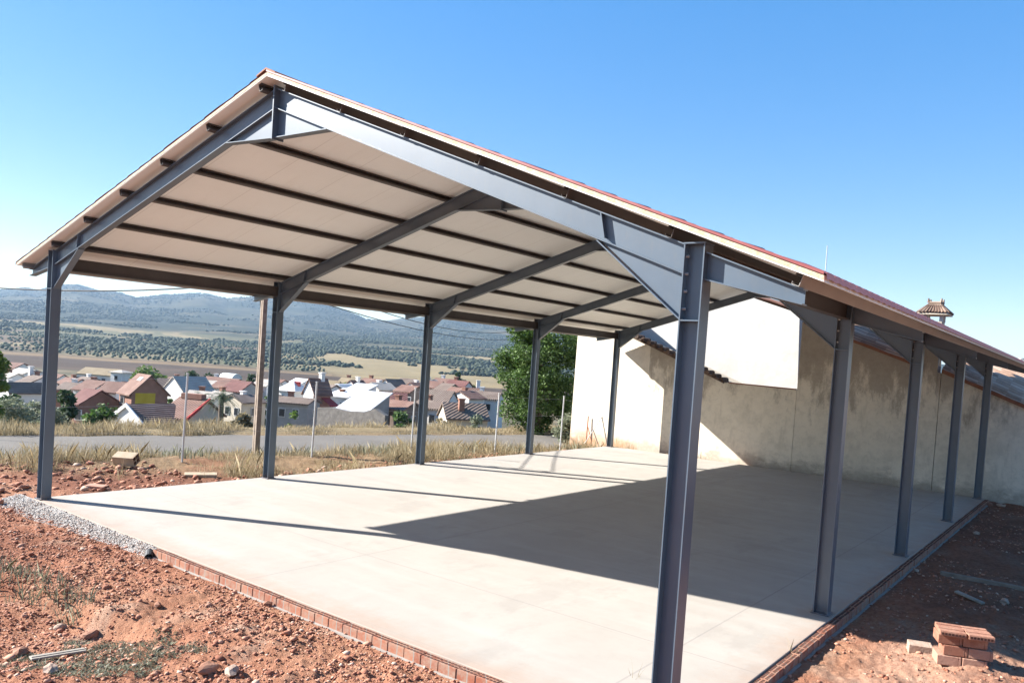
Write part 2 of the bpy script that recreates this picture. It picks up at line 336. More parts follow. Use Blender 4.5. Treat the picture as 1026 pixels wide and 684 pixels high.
def height(x, y, detail=True):
    x = np.asarray(x, float); y = np.asarray(y, float)
    s = (x-RC.x)*RN.x+(y-RC.y)*RN.y
    dx, dy = x-CAM.x, y-CAM.y; rr = np.hypot(dx, dy); az = np.arctan2(dx, dy)
    aa = dx*fh.x+dy*fh.y; wf = sst(120, 330, rr)
    se = np.maximum(s, (rr-110)*.9)*(1-wf)+(np.maximum(aa, .75*rr)-30)*wf
    z = np.interp(se, S_T, Z_T)
    z = z + np.where(se > 8, (fbm(x/60, y/60, 3, 5)-.5)*np.clip((se-8)/60, 0, 1)*2.0, 0)
    z = z + np.clip((rr-600)/800, 0, 1)*(fbm(x/350, y/350, 3, 9)-.5)*14
    # hills
    el = np.interp(az, az_t, el_t); rp = 4300-900*sst(-.9, -.35, az)
    zr = CAM.z+el*rp
    b = sst(1700, rp, rr)**1.25*(1-sst(rp+400, 8200, rr))
    rid = fbm(x/700, y/700, 5, 21)-.5
    z = z*(1-b)+zr*b + (rid*190)*b*(1-sst(rp*.78, rp, rr)) - np.abs(fbm(x/420, y/420, 4, 33)-.5)*90*b*(1-sst(rp*.85, rp, rr))
    if detail:
        near = (1-sst(40, 70, rr))*(s < -2.9)
        outs = np.maximum(np.maximum(SLAB[0]-x, x-SLAB[1]), np.maximum(SLAB[2]-y, y-SLAB[3]))
        op = np.clip(outs/.5, 0, 1)
        soil = (fbm(x*.9, y*.9, 3, 3)-.5)*.20*np.clip(outs/2, 0, 1)+(fbm(x*4, y*4, 4, 7)-.5)*.10*np.clip(outs/.6, .15, 1)+(np.abs(fbm(x*11, y*11, 3, 17)-.5))*.085*np.clip(outs/.4, .1, 1)
        z = z+soil*near
        # bank with a sunken step on the left foreground
        lx = x-3.2; ed = -2.05-(lx*-.11)+.25*(fbm(x*1.3, x*0+2, 3, 11)-.5)
        step = sst(ed+.02, ed-.16, y)*(1-sst(6.2, 8.2, x))
        z = z-.24*step*near*(y > -9)
        # heap the photographer stands on
        z = z+1.55*(1-sst(.5, 5.2, rr))
        # earth berm on the right, trench behind the brick stack
        z = z+near*.16*sst(13.2, 14.6, x)*(1-sst(5.2, 6.2, y))*(y > -4)
    return z
naz = 640; az_f = np.linspace(YAW-.72, YAW+.78, naz); az_b = np.linspace(YAW+.78, YAW-.72+2*math.pi, 120)[1:-1]
azs = np.concatenate([az_f, az_b]); na = len(azs)
rs = [0.4]
while rs[-1] < 9000: rs.append(rs[-1]*(1.005 if 5.2 < rs[-1] < 13 else 1.010 if 5 < rs[-1] < 40 else 1.02))
rs = np.array(rs); nr = len(rs)
AA, RR = np.meshgrid(azs, rs); X = CAM.x+np.sin(AA)*RR; Y = CAM.y+np.cos(AA)*RR
Z = height(X, Y)
SS = (X-RC.x)*RN.x+(Y-RC.y)*RN.y
inslab = (X > SLAB[0]+.25) & (X < SLAB[1]-.25) & (Y > SLAB[2]+.25) & (Y < SLAB[3]-.25)
Z = np.where(inslab, np.minimum(Z, -.3), Z)
V = np.stack([X, Y, Z], -1).reshape(-1, 3)
idx = np.arange(nr*na).reshape(nr, na); nx = np.roll(idx, -1, 1)
FC = np.stack([idx[:-1], nx[:-1], nx[1:], idx[1:]], -1).reshape(-1, 4)[:, ::-1]
# land cover: what grows or is ploughed where
SE = SS.copy()
A = (X-CAM.x)*fh.x+(Y-CAM.y)*fh.y; Bc = (X-CAM.x)*rh.x+(Y-CAM.y)*rh.y; PX = Bc/np.maximum(A, 1)
SE = np.where(RR > 200, np.maximum(A, .75*RR)-30, SS)
def mixc(c, col, f): return c*(1-f[..., None])+np.array(col)*f[..., None]
soilc = np.array((.51, .235, .143))
C = np.zeros(X.shape+(3,)); n1 = fbm(X/1.7, Y/1.7, 4, 40); n2 = fbm(X/.35, Y/.35, 3, 44); n3 = fbm(X/18, Y/18, 4, 47)
C[:] = soilc
C = mixc(C, (.58, .30, .185), sst(.45, .75, n1)); C = mixc(C, (.34, .145, .085), sst(.5, .75, 1-n1)*.8); C = mixc(C, (.60, .42, .31), sst(.55, .8, n2)*.6)
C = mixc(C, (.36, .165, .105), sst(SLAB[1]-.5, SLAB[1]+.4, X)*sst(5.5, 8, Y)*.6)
C = mixc(C, (.24, .10, .065), (SS < -4.5)*sst(.3, 1.2, Y)*(X < -.3)*.7)
C = mixc(C, (.66, .46, .35), sst(SLAB[1]+.3, SLAB[1]+1.0, X)*(1-sst(4.8, 5.6, Y))*.8*sst(.3, .6, n3))
C = mixc(C, (.40, .275, .16), sst(-9.0, -6.2, SS+n1*2.2+np.clip((Y-4)/3, -1, .6)))
C = mixc(C, (.40, .155, .085), sst(.52, .64, n1)*sst(-9.5, -8, SS)*(1-sst(-4.2, -3.4, SS))*.45); C = mixc(C, (.42, .33, .19), sst(2.5, 3.5, SS)); 
C = mixc(C, (.24, .21, .12), sst(10, 22, SS)*sst(.35, .6, n3))
vill = sst(25, 50, SS); C = mixc(C, (.20, .185, .12), vill*sst(.4, .6, n3)); C = mixc(C, (.32, .28, .2), vill*sst(.45, .7, 1-n3)*.7)
nf = fbm(X/90, Y/90, 4, 60)
fld = sst(330, 380, SE+nf*40)
C = mixc(C, (.135, .095, .068), fld)                                      # ploughed
C = mixc(C, (.19, .13, .09), fld*sst(.45, .6, nf))
tan = sst(-.27, -.21, PX+nf*.06)*sst(545, 585, A+nf*50)*(A < 1600); C = mixc(C, (.46, .36, .19), tan)
C = mixc(C, (.38, .27, .15), sst(520, 540, SE+nf*25)*(1-sst(555, 580, SE+nf*25))*(PX < -.26))
olv = sst(570, 600, SE+nf*30)*(1-tan); C = mixc(C, (.235, .175, .115), olv)
C = mixc(C, (.20, .175, .10), olv*sst(.45, .6, nf))
nf2 = fbm(X/260, Y/260, 5, 71)
C = mixc(C, (.52, .41, .22), sst(1050, 1120, A+nf2*160)*(1-sst(1420, 1520, A+nf2*220))*(1-sst(-.42, -.34, PX+nf*.05)))
mid = sst(700, 760, A+nf2*160)*sst(-.36, -.3, PX)
C = mixc(C, (.17, .155, .085), mid); C = mixc(C, (.46, .37, .20), mid*sst(.50, .55, nf2)*(A < 2300)); C = mixc(C, (.42, .34, .19), olv*sst(.50, .53, fbm(X/70, Y/160, 3, 77))*.8); C = mixc(C, (.15, .17, .09), olv*sst(.55, .58, fbm(X/120, Y/60, 3, 79))*.7)
hl = sst(1450, 1700, A+nf2*250)
nh = fbm(X/160, Y/160, 5, 81); nh2 = fbm(X/45, Y/45, 3, 83)
C = mixc(C, (.062, .075, .040), hl); C = mixc(C, (.13, .125, .07), hl*sst(.45, .6, nh)); C = mixc(C, (.25, .21, .125), hl*sst(.60, .70, nf2)*sst(.4, .6, nh)*.8)
C = mixc(C, (.04, .052, .03), hl*sst(.45, .65, nh2)*.7)
def ground_mat():
    m = NM('earth_and_fields'); a = m.n('ShaderNodeAttribute'); a.attribute_name = 'land'
    f1 = m.noise(1.1, 8, .7); f2 = m.noise(14, 6, .75); f3 = m.noise(.012, 7, .75)
    c = m.mix(m.ramp(f1, [(.35, .35), (.6, 0)]), a.outputs['Color'], (.5, .4, .34), 'MULTIPLY')
    c = m.mix(m.ramp(f2, [(.4, .5), (.55, 0)]), c, (.55, .42, .38), 'MULTIPLY')
    c = m.mix(m.ramp(f2, [(.58, 0), (.78, .5)]), c, (1.3, 1.28, 1.25), 'MULTIPLY')
    c = m.mix(m.ramp(f3, [(.4, .45), (.6, 0)]), c, (.6, .62, .6), 'MULTIPLY')
    m.col(c).rough(.97); m.b.inputs['Specular IOR Level'].default_value = .1
    h = m.math('ADD', m.noise(9, 7, .75), m.math('MULTIPLY', m.noise(55, 4, .7), .35)); m.bump(h, .9, .05)
    return m.done()
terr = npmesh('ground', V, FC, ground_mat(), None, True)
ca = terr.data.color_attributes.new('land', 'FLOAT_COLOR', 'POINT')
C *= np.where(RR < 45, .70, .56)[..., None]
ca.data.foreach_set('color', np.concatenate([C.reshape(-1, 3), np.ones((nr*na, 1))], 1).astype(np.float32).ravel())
tag(terr, 'red earth site falling to fields and far wooded hills', 'ground', kind='structure')
def gz(x, y): return float(height(x, y))

# road
def road():
    ts = np.arange(-90, 80, 1.0); ws = np.linspace(-2.75, 2.75, 9); vs = []
    for t in ts:
        for k in ws:
            kk = k + (.12*math.sin(t*1.7)+.08*math.sin(t*4.1) if abs(k) > 2.7 else 0)
            p = RC+RD*t+RN*kk; vs.append((p.x, p.y, gz(p.x, p.y)+.035+.03*(1-(k/2.75)**2)))
    n = len(ws); fs = [(i*n+j, i*n+j+1, (i+1)*n+j+1, (i+1)*n+j) for i in range(len(ts)-1) for j in range(n-1)]
    m = NM('worn_asphalt'); b = m.ramp(m.noise(.5, 6), [(.3, (.105, .093, .08)), (.7, (.14, .126, .108))])
    b = m.mix(m.ramp(m.noise(5, 8, .7), [(.5, 0), (.75, .5)]), b, (.17, .145, .115)); m.col(b).rough(.95); m.bump(m.noise(40, 4), .3, .01)
    o = npmesh('road', np.array(vs), np.array(fs), m.done(), None, True)
    tag(o, 'grey asphalt lane running past the shed', 'road', kind='structure')
road()

# ------------------------------------------------------------------ slab and its brick edging
MB().box((SLAB[0], SLAB[2], -.34), (SLAB[1], SLAB[3], 0)).build('concrete_floor', M['concrete'], None, bevel=.008)
tag(bpy.data.objects['concrete_floor'], 'pale smooth concrete floor slab under the shed', 'floor', kind='structure')
def brick_course(name, p0, p1, out, label):
    """one course of perforated bricks laid along the slab edge; the cells face up as small dark slots"""
    root = empty(name, p0, label, 'brick edging')
    p0, p1 = Vector(p0), Vector(p1); d = (p1-p0); L = d.length; d.normalize(); out = Vector(out)
    n = int(L/.25); b = MB(); h = MB(); mo = MB()
    for i in range(n):
        c = p0+d*(i*.25+.125)+out*.058; jz = random.uniform(-.006, .004); jo = out*random.uniform(-.006, .006)
        b.obox(c+jo+Vector((0, 0, -.0675+jz)), d*.118, out*.054, (0, 0, .0525))
        for k in range(5):
            for r_ in (-.026, .022):
                h.obox(c+jo+d*(-.09+.045*k)+out*r_+Vector((0, 0, -.0135+jz)), d*.016, out*.015, (0, 0, .0016))
    mo.obox(p0+d*(L/2)+out*.055+Vector((0, 0, -.085)), d*(L/2), out*.046, (0, 0, .055))
    mo.obox(p0+d*(L/2)+out*.075+Vector((0, 0, -.20)), d*(L/2), out*.075, (0, 0, .085))
    ro = b.build('brick_row', M['brick_edge'], root)
    ho = h.build('brick_cells', M['dark_hole'], root); nb = len(b.f)
    bb = MB(); bb.add(b.v, b.f); bb.add(h.v, h.f); me = bpy.data.meshes.new('brick_row'); me.from_pydata(bb.v, [], bb.f)
    me.materials.append(M['brick_edge']); me.materials.append(M['dark_hole']); me.polygons.foreach_set('material_index', [0 if i < nb else 1 for i in range(len(bb.f))])
    bpy.data.objects.remove(ho); ro.data = me; bv = ro.modifiers.new('bevel', 'BEVEL'); bv.width = .003; bv.limit_method = 'ANGLE'
    mo.build('mortar_bed', M['mortar'], root)
brick_course('brick_edging', (4.35, SLAB[2]-.001, 0), (SLAB[1]+.11, SLAB[2]-.001, 0), (0, -1, 0), 'sunlit course of red hollow bricks along the front of the slab')
brick_course('brick_edging', (SLAB[1]+.001, SLAB[2]+.02, 0), (SLAB[1]+.001, SLAB[3], 0), (1, 0, 0), 'course of red hollow bricks along the posts on the right side')

# ------------------------------------------------------------------ steel shed
RX, RZ = 5.18*S, 5.255*S; LX, LZ = -.91*S, 3.43*S; QX, QZ = 10.915*S, 3.1325*S
aL = (RZ-LZ)/(RX-LX); aR = (RZ-QZ)/(QX-RX)
def zroof(x): return RZ-aL*(RX-x) if x < RX else RZ-aR*(x-RX)
PT, PH = .062, .105                        # panel thickness, purlin height (vertical)
zraf = lambda x: zroof(x)-PT-PH
YF, YB = -.165*S, 16.42*S
FY = [0, 3.7584*S, 7.6695*S, 11.7535*S, 15.929*S]
shed = empty('steel_shed', (0, 0, 0), 'open steel shed with blue grey posts and cream panelled pitched roof', 'shed')
FL, TF, TW = .170, .011, .008              # flange width, thickness, web
def plate(mb, pts, y0, y1):                # polygon in the frame plane, extruded in y
    mb.prism([(p[0], y0, p[1]) for p in pts], (0, y1-y0, 0))
def flange(mb, a, b, y, wd=.115, t=TF):      # strip between two points of the frame plane
    a = Vector((a[0], y, a[1])); b = Vector((b[0], y, b[1])); d = (b-a); n = Vector((-d.z, 0, d.x)).normalized()
    mb.obox((a+b)/2, d/2, (0, wd/2, 0), n*(t/2))
RD_V = .255                                 # rafter depth, vertical
for fi, y in enumerate(FY):
    for side, cx in ((0, 0.), (1, (10.02 if fi == 0 else 10.)*S)):
        sg = 1 if side == 0 else -1
        top = zraf(cx)+.03; hz = (3.05 if side == 0 else 2.84)*S
        c = MB(); dx = .090
        for e in (-1, 1): c.box((cx+e*dx-TF/2, y-FL/2, .014), (cx+e*dx+TF/2, y+FL/2, top))
        c.box((cx-dx+.005, y-TW/2, .014), (cx+dx-.005, y+TW/2, top-.002))
        co = c.build('column', M['steel'], shed)
        MB().box((cx-.12, y-.115, .002), (cx+.12, y+.115, .016)).build('base_plate', M['steel'], co)
        p = MB(); p.box((cx-dx-.012, y-FL/2-.003, top), (cx+dx+.012, y+FL/2+.003, top+.012)).build('cap_plate', M['steel'], co)
        p = MB()
        for e in (-1, 1): p.box((cx-dx+TF/2, y+e*.006 if e > 0 else y-FL/2+.002, hz-.006), (cx+dx-TF/2, y+FL/2-.002 if e > 0 else y-.006, hz+.006))
        p.build('stiffener', M['steel'], co)
        for k in range(4):
            zb = hz+.10+k*(top-hz-.2)/3
            bx = cx+sg*(dx-TF/2-.012)
            bm_ = MB().tube([(bx-.012, y-.04, zb), (bx+.012, y-.04, zb)], .013, 6)
            bm_.build('bolt', M['bolt'], co)
        # half rafter from the column face to the ridge
        x0 = cx+sg*(dx+TF/2); x1 = RX-sg*.011
        rf = MB()
        plate(rf, [(x0, zraf(x0)-TF), (x1, zraf(x1)-TF), (x1, zraf(x1)-RD_V+TF), (x0, zraf(x0)-RD_V+TF)], y-TW/2, y+TW/2)
        flange(rf, (x0, zraf(x0)-TF/2), (x1, zraf(x1)-TF/2), y); flange(rf, (x0, zraf(x0)-RD_V+TF/2), (x1, zraf(x1)-RD_V+TF/2), y)
        rf_o = rf.build('rafter', M['steel'], shed)
        # knee haunch
        xh = cx+sg*(.985 if side == 0 else .97); h = MB()
        zb = lambda x: zraf(x)-RD_V
        plate(h, [(x0, zb(x0)-.001), (xh, zb(xh)-.001), (x0, hz+TF)], y-TW/2, y+TW/2)
        flange(h, (x0, hz+.004), (xh+sg*.02, zb(xh)-.006), y)
        h.build('haunch', M['steel'], rf_o)
        h = MB(); nx_ = sg*aL if side == 0 else aR
        for e in (-1, 1):
            yy0, yy1 = (y+.006, y+.055) if e > 0 else (y-.055, y-.006)
            sx = .055*sg
            plate(h, [(xh-.006, zraf(xh)-TF), (xh+.006, zraf(xh)-TF), (xh+.006-sx, zb(xh)+TF+.004), (xh-.006-sx, zb(xh)+TF+.004)], yy0, yy1)
        h.build('stiffener', M['steel'], rf_o)
        # apex haunch
        xa = 4.32*S if side == 0 else 6.02*S; za = 4.612*S; h = MB()
        plate(h, [(x1, zb(x1)-.001), (xa, zb(xa)-.001), (x1, za+TF)], y-TW/2, y+TW/2)
        flange(h, (x1, za+.004), (xa-sg*.02, zb(xa)-.006), y)
        h.build('apex_haunch', M['steel'], rf_o)
        # tapered tail carrying the eave
        t = MB(); xt = -.76*S if side == 0 else 10.76*S; xs = cx-sg*(dx+TF/2)
        d0, d1 = .235, .125
        plate(t, [(xs, zraf(xs)-TF), (xt, zraf(xt)-TF), (xt, zraf(xt)-d1+TF), (xs, zraf(xs)-d0+TF)], y-TW/2, y+TW/2)
        flange(t, (xs, zraf(xs)-TF/2), (xt, zraf(xt)-TF/2), y); flange(t, (xs, zraf(xs)-d0+TF/2), (xt, zraf(xt)-d1+TF/2), y)
        t.build('eave_bracket', M['steel'], shed)
    MB().box((RX-.010, y-FL/2-.004, 4.595*S), (RX+.010, y+FL/2+.004, zraf(RX)+.03)).build('apex_plate', M['steel'], shed)
# eave beams between the columns
for cx, z1, off in ((0, 3.515*S, 0), (10*S, 3.345*S, 0)):
    for a, b in zip(FY[:-1], FY[1:]):
        m = MB(); y0, y1 = a+TW/2+.001, b-TW/2-.001; z0 = z1-.225
        m.box((cx-.005, y0, z0+.01), (cx+.005, y1, z1-.01))
        for zz in (z0+.005, z1-.005): m.box((cx-.055, y0, zz-.006), (cx+.055, y1, zz+.006))
        m.build('eave_beam', M['steel_brown'], shed)
PL = [5.04 - .966*k for k in range(7)]; PR = [5.345 + .897*k for k in range(7)]
for x in PL + PR:
    x *= S; a = aL if x < RX else -aR; m = MB(); y0, y1 = (YF+.035 if x < RX else -.085), YB-.05
    zc = zroof(x)-PT-PH/2
    d = Vector((1, 0, a)).normalized(); n = Vector((-a, 0, 1)).normalized(); sg = 1 if x > RX else -1
    hh = PH/2*.94; yc = (0, (y1-y0)/2, 0); c0 = Vector((x, (y0+y1)/2, zc))
    m.obox(c0+d*sg*.030, d*.0025, yc, n*hh)
    for e in (-1, 1): m.obox(c0+n*e*(hh-.0025)-d*sg*.001, d*.0285, yc, n*.0025)
    for e in (-1, 1): m.obox(c0+n*e*(hh-.014)-d*sg*.031, d*.0015, yc, n*.0089)
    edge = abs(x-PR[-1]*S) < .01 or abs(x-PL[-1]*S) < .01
    m.build('purlin', M['bounce_lit_purlin' if edge else 'steel_brown'], shed)
# roof panels: cream slab below, pressed red tile sheet above
def roof(side):
    m = MB(); xe = LX if side == 0 else QX; xr = RX-.004 if side == 0 else RX+.004
    pts = [(xe, zroof(xe)-.014), (xr, RZ-.014), (xr, RZ-PT), (xe, zroof(xe)-PT)]
    m.prism([(p[0], YF, p[1]) for p in pts], (0, YB-YF, 0))
    o = m.build('roof_panel', M['panel'], shed)
    e = MB(); e.prism([(p[0], YF-.004, p[1]+(.0 if i < 2 else .012)) for i, p in enumerate(pts)], (0, .0035, 0))
    e.build('cut_edge', M['panel_edge'], o)
    if side == 1:
        vq = [(xe, zroof(xe)+.020), (xr, RZ+.020), (xr, RZ-.015), (xe, zroof(xe)-.015)]
        MB().prism([(p[0], YF-.016, p[1]+(-.006 if i < 2 else .006)) for i, p in enumerate(vq)], (0, .010, 0)).build('verge_trim', M['red_sheet'], o)
    # sheet: pan-tile profile across y, steps down the slope
    ny = int((YB-YF)/.025); ys = np.linspace(YF-.012, YB+.012, ny); L = abs(xr-xe); nsx = int(L/.35)
    us = []
    for i in range(nsx): us += [i*.35, i*.35+.345]
    us.append(L+.02); us = np.array(us)
    prof = .022*np.abs(np.sin((ys-YF)/.21*math.pi))**.8
    vs = []
    sgx = -1 if side == 0 else 1
    for i, u in enumerate(us):
        x = xr+sgx*u; z = zroof(min(max(x, LX-.05), QX+.05))-.012+.016*((u/.35) % 1)
        vs += [(x, yy, z+p) for yy, p in zip(ys, prof)]
    xl = xr+sgx*us[-1]
    vs += [(xl+sgx*.004, yy, zroof(xe)-.052+p*.6) for yy, p in zip(ys, prof)]; us = np.append(us, us[-1]); vs_n = len(vs)
    fs = [(i*ny+j, i*ny+j+1, (i+1)*ny+j+1, (i+1)*ny+j) for i in range(len(us)-1) for j in range(ny-1)]
    npmesh('tile_sheet', np.array(vs[:-ny]), np.array(fs[:-(ny-1)]), M['red_sheet'], o)
    lv = np.array(vs[-2*ny:]); npmesh('sheet_lip', lv, np.array([(j, j+1, ny+j+1, ny+j) for j in range(ny-1)]), M['sky_lit_lip'], o)
    # eave closure under the sheet edge
    cl = MB(); 
    for k in range(int((YB-YF)/.21)):
        yy = YF+.105+k*.21; x = xe+sgx*.006
        cl.obox((x, yy, zroof(xe)-.004), (.006, 0, 0), (0, .075, 0), (0, 0, .012))
    cl.build('tile_closure', M['tile_rust'], o)
roof(0); roof(1)
m = MB(); m.prism([(RX-.20, YF-.02, RZ-.20*aL+.012), (RX, YF-.02, RZ+.018), (RX+.20, YF-.02, RZ-.20*aR+.012), (RX+.20, YF-.02, RZ-.20*aR+.030), (RX, YF-.02, RZ+.04), (RX-.20, YF-.02, RZ-.20*aL+.030)], (0, YB-YF+.04, 0))
m.build('ridge_cap', M['tile_rust'], shed)

# ------------------------------------------------------------------ walls and neighbours behind
YW = 16.5*S
def wallpoly(name, pts, y, th, mat, parent=None):
    return MB().prism([(p[0]*S, y, p[1]*S) for p in pts], (0, th, 0)).build(name, mat, parent)
def tiled(name, fn, x0, x1, y0, y1, mat, parent, per=.24, down='x', step=.42, amp=.075, yoff=None):
    """barrel tile field: z = fn(x,y) plus round ridges running down the slope"""
    if down == 'x':
        ny = max(8, int((y1-y0)/.03)); vv = np.linspace(y0, y1, ny); n = int((x1-x0)/step); uu = np.array(sum([[x0+i*step, x0+i*step+step*.97] for i in range(n)], []))
        P = np.array([(u, v) for u in uu for v in vv]); ph = P[:, 1]; st = P[:, 0]
    else:
        ny = max(8, int((x1-x0)/.03)); vv = np.linspace(x0, x1, ny); n = int((y1-y0)/step); uu = np.array(sum([[y0+i*step, y0+i*step+step*.97] for i in range(n)], []))
        P = np.array([(v, u) for u in uu for v in vv]); ph = P[:, 0]; st = -P[:, 1]
    k = np.floor(ph/per); jit = (np.sin(k*12.9+np.floor(st/step)*4.1)*.5)*.018
    z = fn(P[:, 0], P[:, 1])+amp*(np.abs(np.sin(ph/per*math.pi))**.7)+.02*((st/step) % 1)+jit
    vs = np.column_stack([P, z]); nn = ny
    if yoff: vs[:, 1] += yoff(vs[:, 0])
    fs = np.array([(i*nn+j, i*nn+j+1, (i+1)*nn+j+1, (i+1)*nn+j) for i in range(len(uu)-1) for j in range(nn-1)])
    return npmesh(name, vs, fs, mat, parent)
# low outbuilding with the sloping coping
lo = empty('outbuilding', (0, YW, 0), 'low cream stucco outbuilding behind the shed with sloping tiled coping', 'outbuilding')
KW = .055
yk = lambda x: (16.80-KW*x)*S               # the old wall is not quite square to the slab (x in survey units)
OUT = [(-2.17, -.6), (5.425, -.6), (5.425, 2.2), (3.2, 2.25), (-.45, 3.66), (-2.13, 3.67)]
MB().prism([(a*S, yk(a), b*S) for a, b in OUT], (0, .35, 0)).build('wall', M['stucco'], lo)
def cop(x): return np.interp(x, [-2.2*S, -.45*S, 3.2*S, 5.5*S], [3.66*S, 3.66*S, 2.25*S, 2.2*S])
MB().prism([(x*S, yk(x)-.10, z*S+dz) for x, z, dz in ((-.5, 3.66, 0), (3.28, 2.22, 0), (3.28, 2.22, .09), (-.5, 3.66, .10))], (0, .5, 0)).build('coping', M['tile_brown'], lo)
ck = MB()
for k in range(17):
    t = k/16; x_ = -.45+3.65*t; zz = 3.66*S+(2.25-3.66)*S*t+.10; ck.tube([(x_*S, yk(x_)-.13, zz), (x_*S, yk(x_)+.42, zz+.0)], .085, 8)
ck.build('coping_tiles', M['tile_brown'], lo)
tiled('roof_tiles', lambda x, y: cop(x)-.02-.16*y, -1.1*S, 3.45*S, -.10, 2.3, M['tile_brown'], lo, step=.36, yoff=lambda x: yk(x/S))
MB().prism([(-2.1*S, yk(-2.1)+.36, -.6), (3.3*S, yk(3.3)+.36, -.6), (3.3*S, yk(3.3)+.36, 2.17*S), (-.45*S, yk(-.45)+.36, 3.52*S), (-2.1*S, yk(-2.1)+.36, 3.6*S)], (0, 1.9, 0)).build('rear_wall', M['wall_cream'], lo)
MB().prism([(x*S, yk(x)-.03, z*S+dz) for x, z, dz in ((3.42, 2.24, -.01), (5.40, 2.2, -.01), (5.40, 2.2, .03), (3.42, 2.24, .03))], (0, .14, 0)).build('flashing', M['tile_rust'], lo)
# tall white gable house
YH = 19*S
wh = empty('white_house', (2.5*S, YH, 0), 'tall blank white gable wall of a house rising behind the low outbuilding', 'house')
wz = lambda x: 5.09-.3125*(x-2.56)
wallpoly('wall', [(-2.3, -.6), (4.80, -.6), (4.80, 2.16), (4.64, 2.16), (4.52, wz(4.52)), (1.2, wz(1.2)), (-2.3, wz(1.2)-.30*3.5)], YH, 7.5, M['whitewash'], wh)
MB().box((-1.12*S, 17.7*S, 3.0*S), (-1.0*S, YH-.002, 4.19*S)).build('added_shadow_wall', M['whitewash'], wh)  # added wall, there to cast the slanting shadow on the gable
def whf(x, y): return np.where(x > 1.2*S, wz(np.maximum(x/S, 1.2))*S, (wz(1.2)-.30*(1.2-x/S))*S)+.03
tiled('roof_tiles', whf, -2.4*S, 4.66*S, YH-.11, YH+7.8, M['tile_verge'], wh, step=.40)
# cream house with the chimney
ch = empty('cream_house', (7*S, YW, 0), 'stained cream stucco house wall under a weathered brown tile roof, with a chimney', 'house')
cz = lambda x: 3.60-.345*(x-6.82)
wallpoly('wall', [(5.43, -.6), (8.92, -.6), (8.92, cz(8.92)), (5.43, cz(5.43))], YW+.012, .35, M['stucco'], ch)
tiled('roof_tiles', lambda x, y: (cz(x/S)*S)+.40*(y-YW)+.02, 5.50*S, 8.55*S, YW-.14, YW+3.4, M['tile_old'], ch, step=.38)
MB().prism([(5.5*S, YW-.08, cz(5.5)*S-.07), (8.5*S, YW-.08, cz(8.5)*S-.07), (8.5*S, YW-.08, cz(8.5)*S+.05), (5.5*S, YW-.08, cz(5.5)*S+.05)], (0, .085, 0)).build('eave_board', M['tile_rust'], ch)
stk = MB(); stk.box((8.46*S, YW-.004, cz(8.42)*S-.9), (8.84*S, YW+.55, 4.15*S)); st = stk.build('chimney', M['stucco'], ch)
MB().box((8.862*S, YW-.03, 3.05*S), (8.862*S+.05, YW+.03, 3.62*S)).build('downpipe', M['galv'], ch)
cxm, cym = 8.64*S, YW+.27
n = MB()
for ex in (-1, 1):
    for ey in (-1, 1): n.box((cxm+ex*.22-.05, cym+ey*.2-.05, 4.15*S), (cxm+ex*.22+.05, cym+ey*.2+.05, 4.315*S))
n.build('cap_leg', M['wall_white'], st)
n = MB(); zc = 4.31*S; e = .43
n.add([(cxm-e, cym-e, zc), (cxm+e, cym-e, zc), (cxm+e, cym+e, zc), (cxm-e, cym+e, zc), (cxm-e, cym-e, zc+.05), (cxm+e, cym-e, zc+.05), (cxm+e, cym+e, zc+.05), (cxm-e, cym+e, zc+.05),
       (cxm-.14, cym-.14, zc+.36), (cxm+.14, cym-.14, zc+.36), (cxm+.14, cym+.14, zc+.36), (cxm-.14, cym+.14, zc+.36)],
      [(0, 1, 2, 3), (8, 9, 10, 11)] + [(i, (i+1) % 4, 4+(i+1) % 4, 4+i) for i in range(4)] + [(4+i, 4+(i+1) % 4, 8+(i+1) % 4, 8+i) for i in range(4)])
n.build('chimney_cap', M['wall_cream'], st)
n = MB()
for k in range(9):
    for (ax, ay) in ((1, 0), (0, 1)):
        for sgn in (-1, 1):
            t0 = -1+2*(k+.5)/9; b0 = Vector((cxm, cym, zc+.06)); tp = Vector((cxm, cym, zc+.38))
            if ax: p, q_ = b0+Vector((t0*e, sgn*e*1.03, 0)), tp+Vector((t0*.14, sgn*.14, 0))
            else: p, q_ = b0+Vector((sgn*e*1.03, t0*e, 0)), tp+Vector((sgn*.14, t0*.14, 0))
            n.tube([p, q_], .045, 6, .02)
n.tube([(cxm-.17, cym-.17, zc+.38), (cxm+.17, cym-.17, zc+.38)], .05, 6); n.tube([(cxm+.17, cym-.17, zc+.38), (cxm+.17, cym+.17, zc+.38)], .05, 6)
for a_ in ((-.17, -.17), (.17, -.17), (.17, .17), (-.17, .17)): n.tube([(cxm+a_[0], cym+a_[1], zc+.38), (cxm+a_[0]*1.1, cym+a_[1]*1.1, zc+.52)], .05, 6, .02)
n.build('cap_tiles', M['cap_tile'], st)
# long shed at the right
ls = empty('long_barn', (11*S, YW, 0), 'low barn at the far right with grey brown tile roof above a damp stained wall', 'barn')
bz = lambda x: 2.96-.40*(x-8.92)
wallpoly('wall', [(8.93, -.6), (20, -.6), (20, bz(12.5)), (12.5, bz(12.5)), (8.93, bz(8.93))], YW+.024, .35, M['stucco'], ls)
tiled('roof_tiles', lambda x, y: np.maximum(bz(x/S), bz(13.))*S+.31*(y-YW)+.02, 8.95*S, 20*S, YW-.16, YW+2.6, M['tile_old'], ls, step=.38)
MB().prism([(8.95*S, YW-.08, bz(8.95)*S-.08), (12.5*S, YW-.08, bz(12.5)*S-.08), (12.5*S, YW-.08, bz(12.5)*S+.05), (8.95*S, YW-.08, bz(8.95)*S+.05)], (0, .10, 0)).build('eave_board', M['tile_rust'], ls)

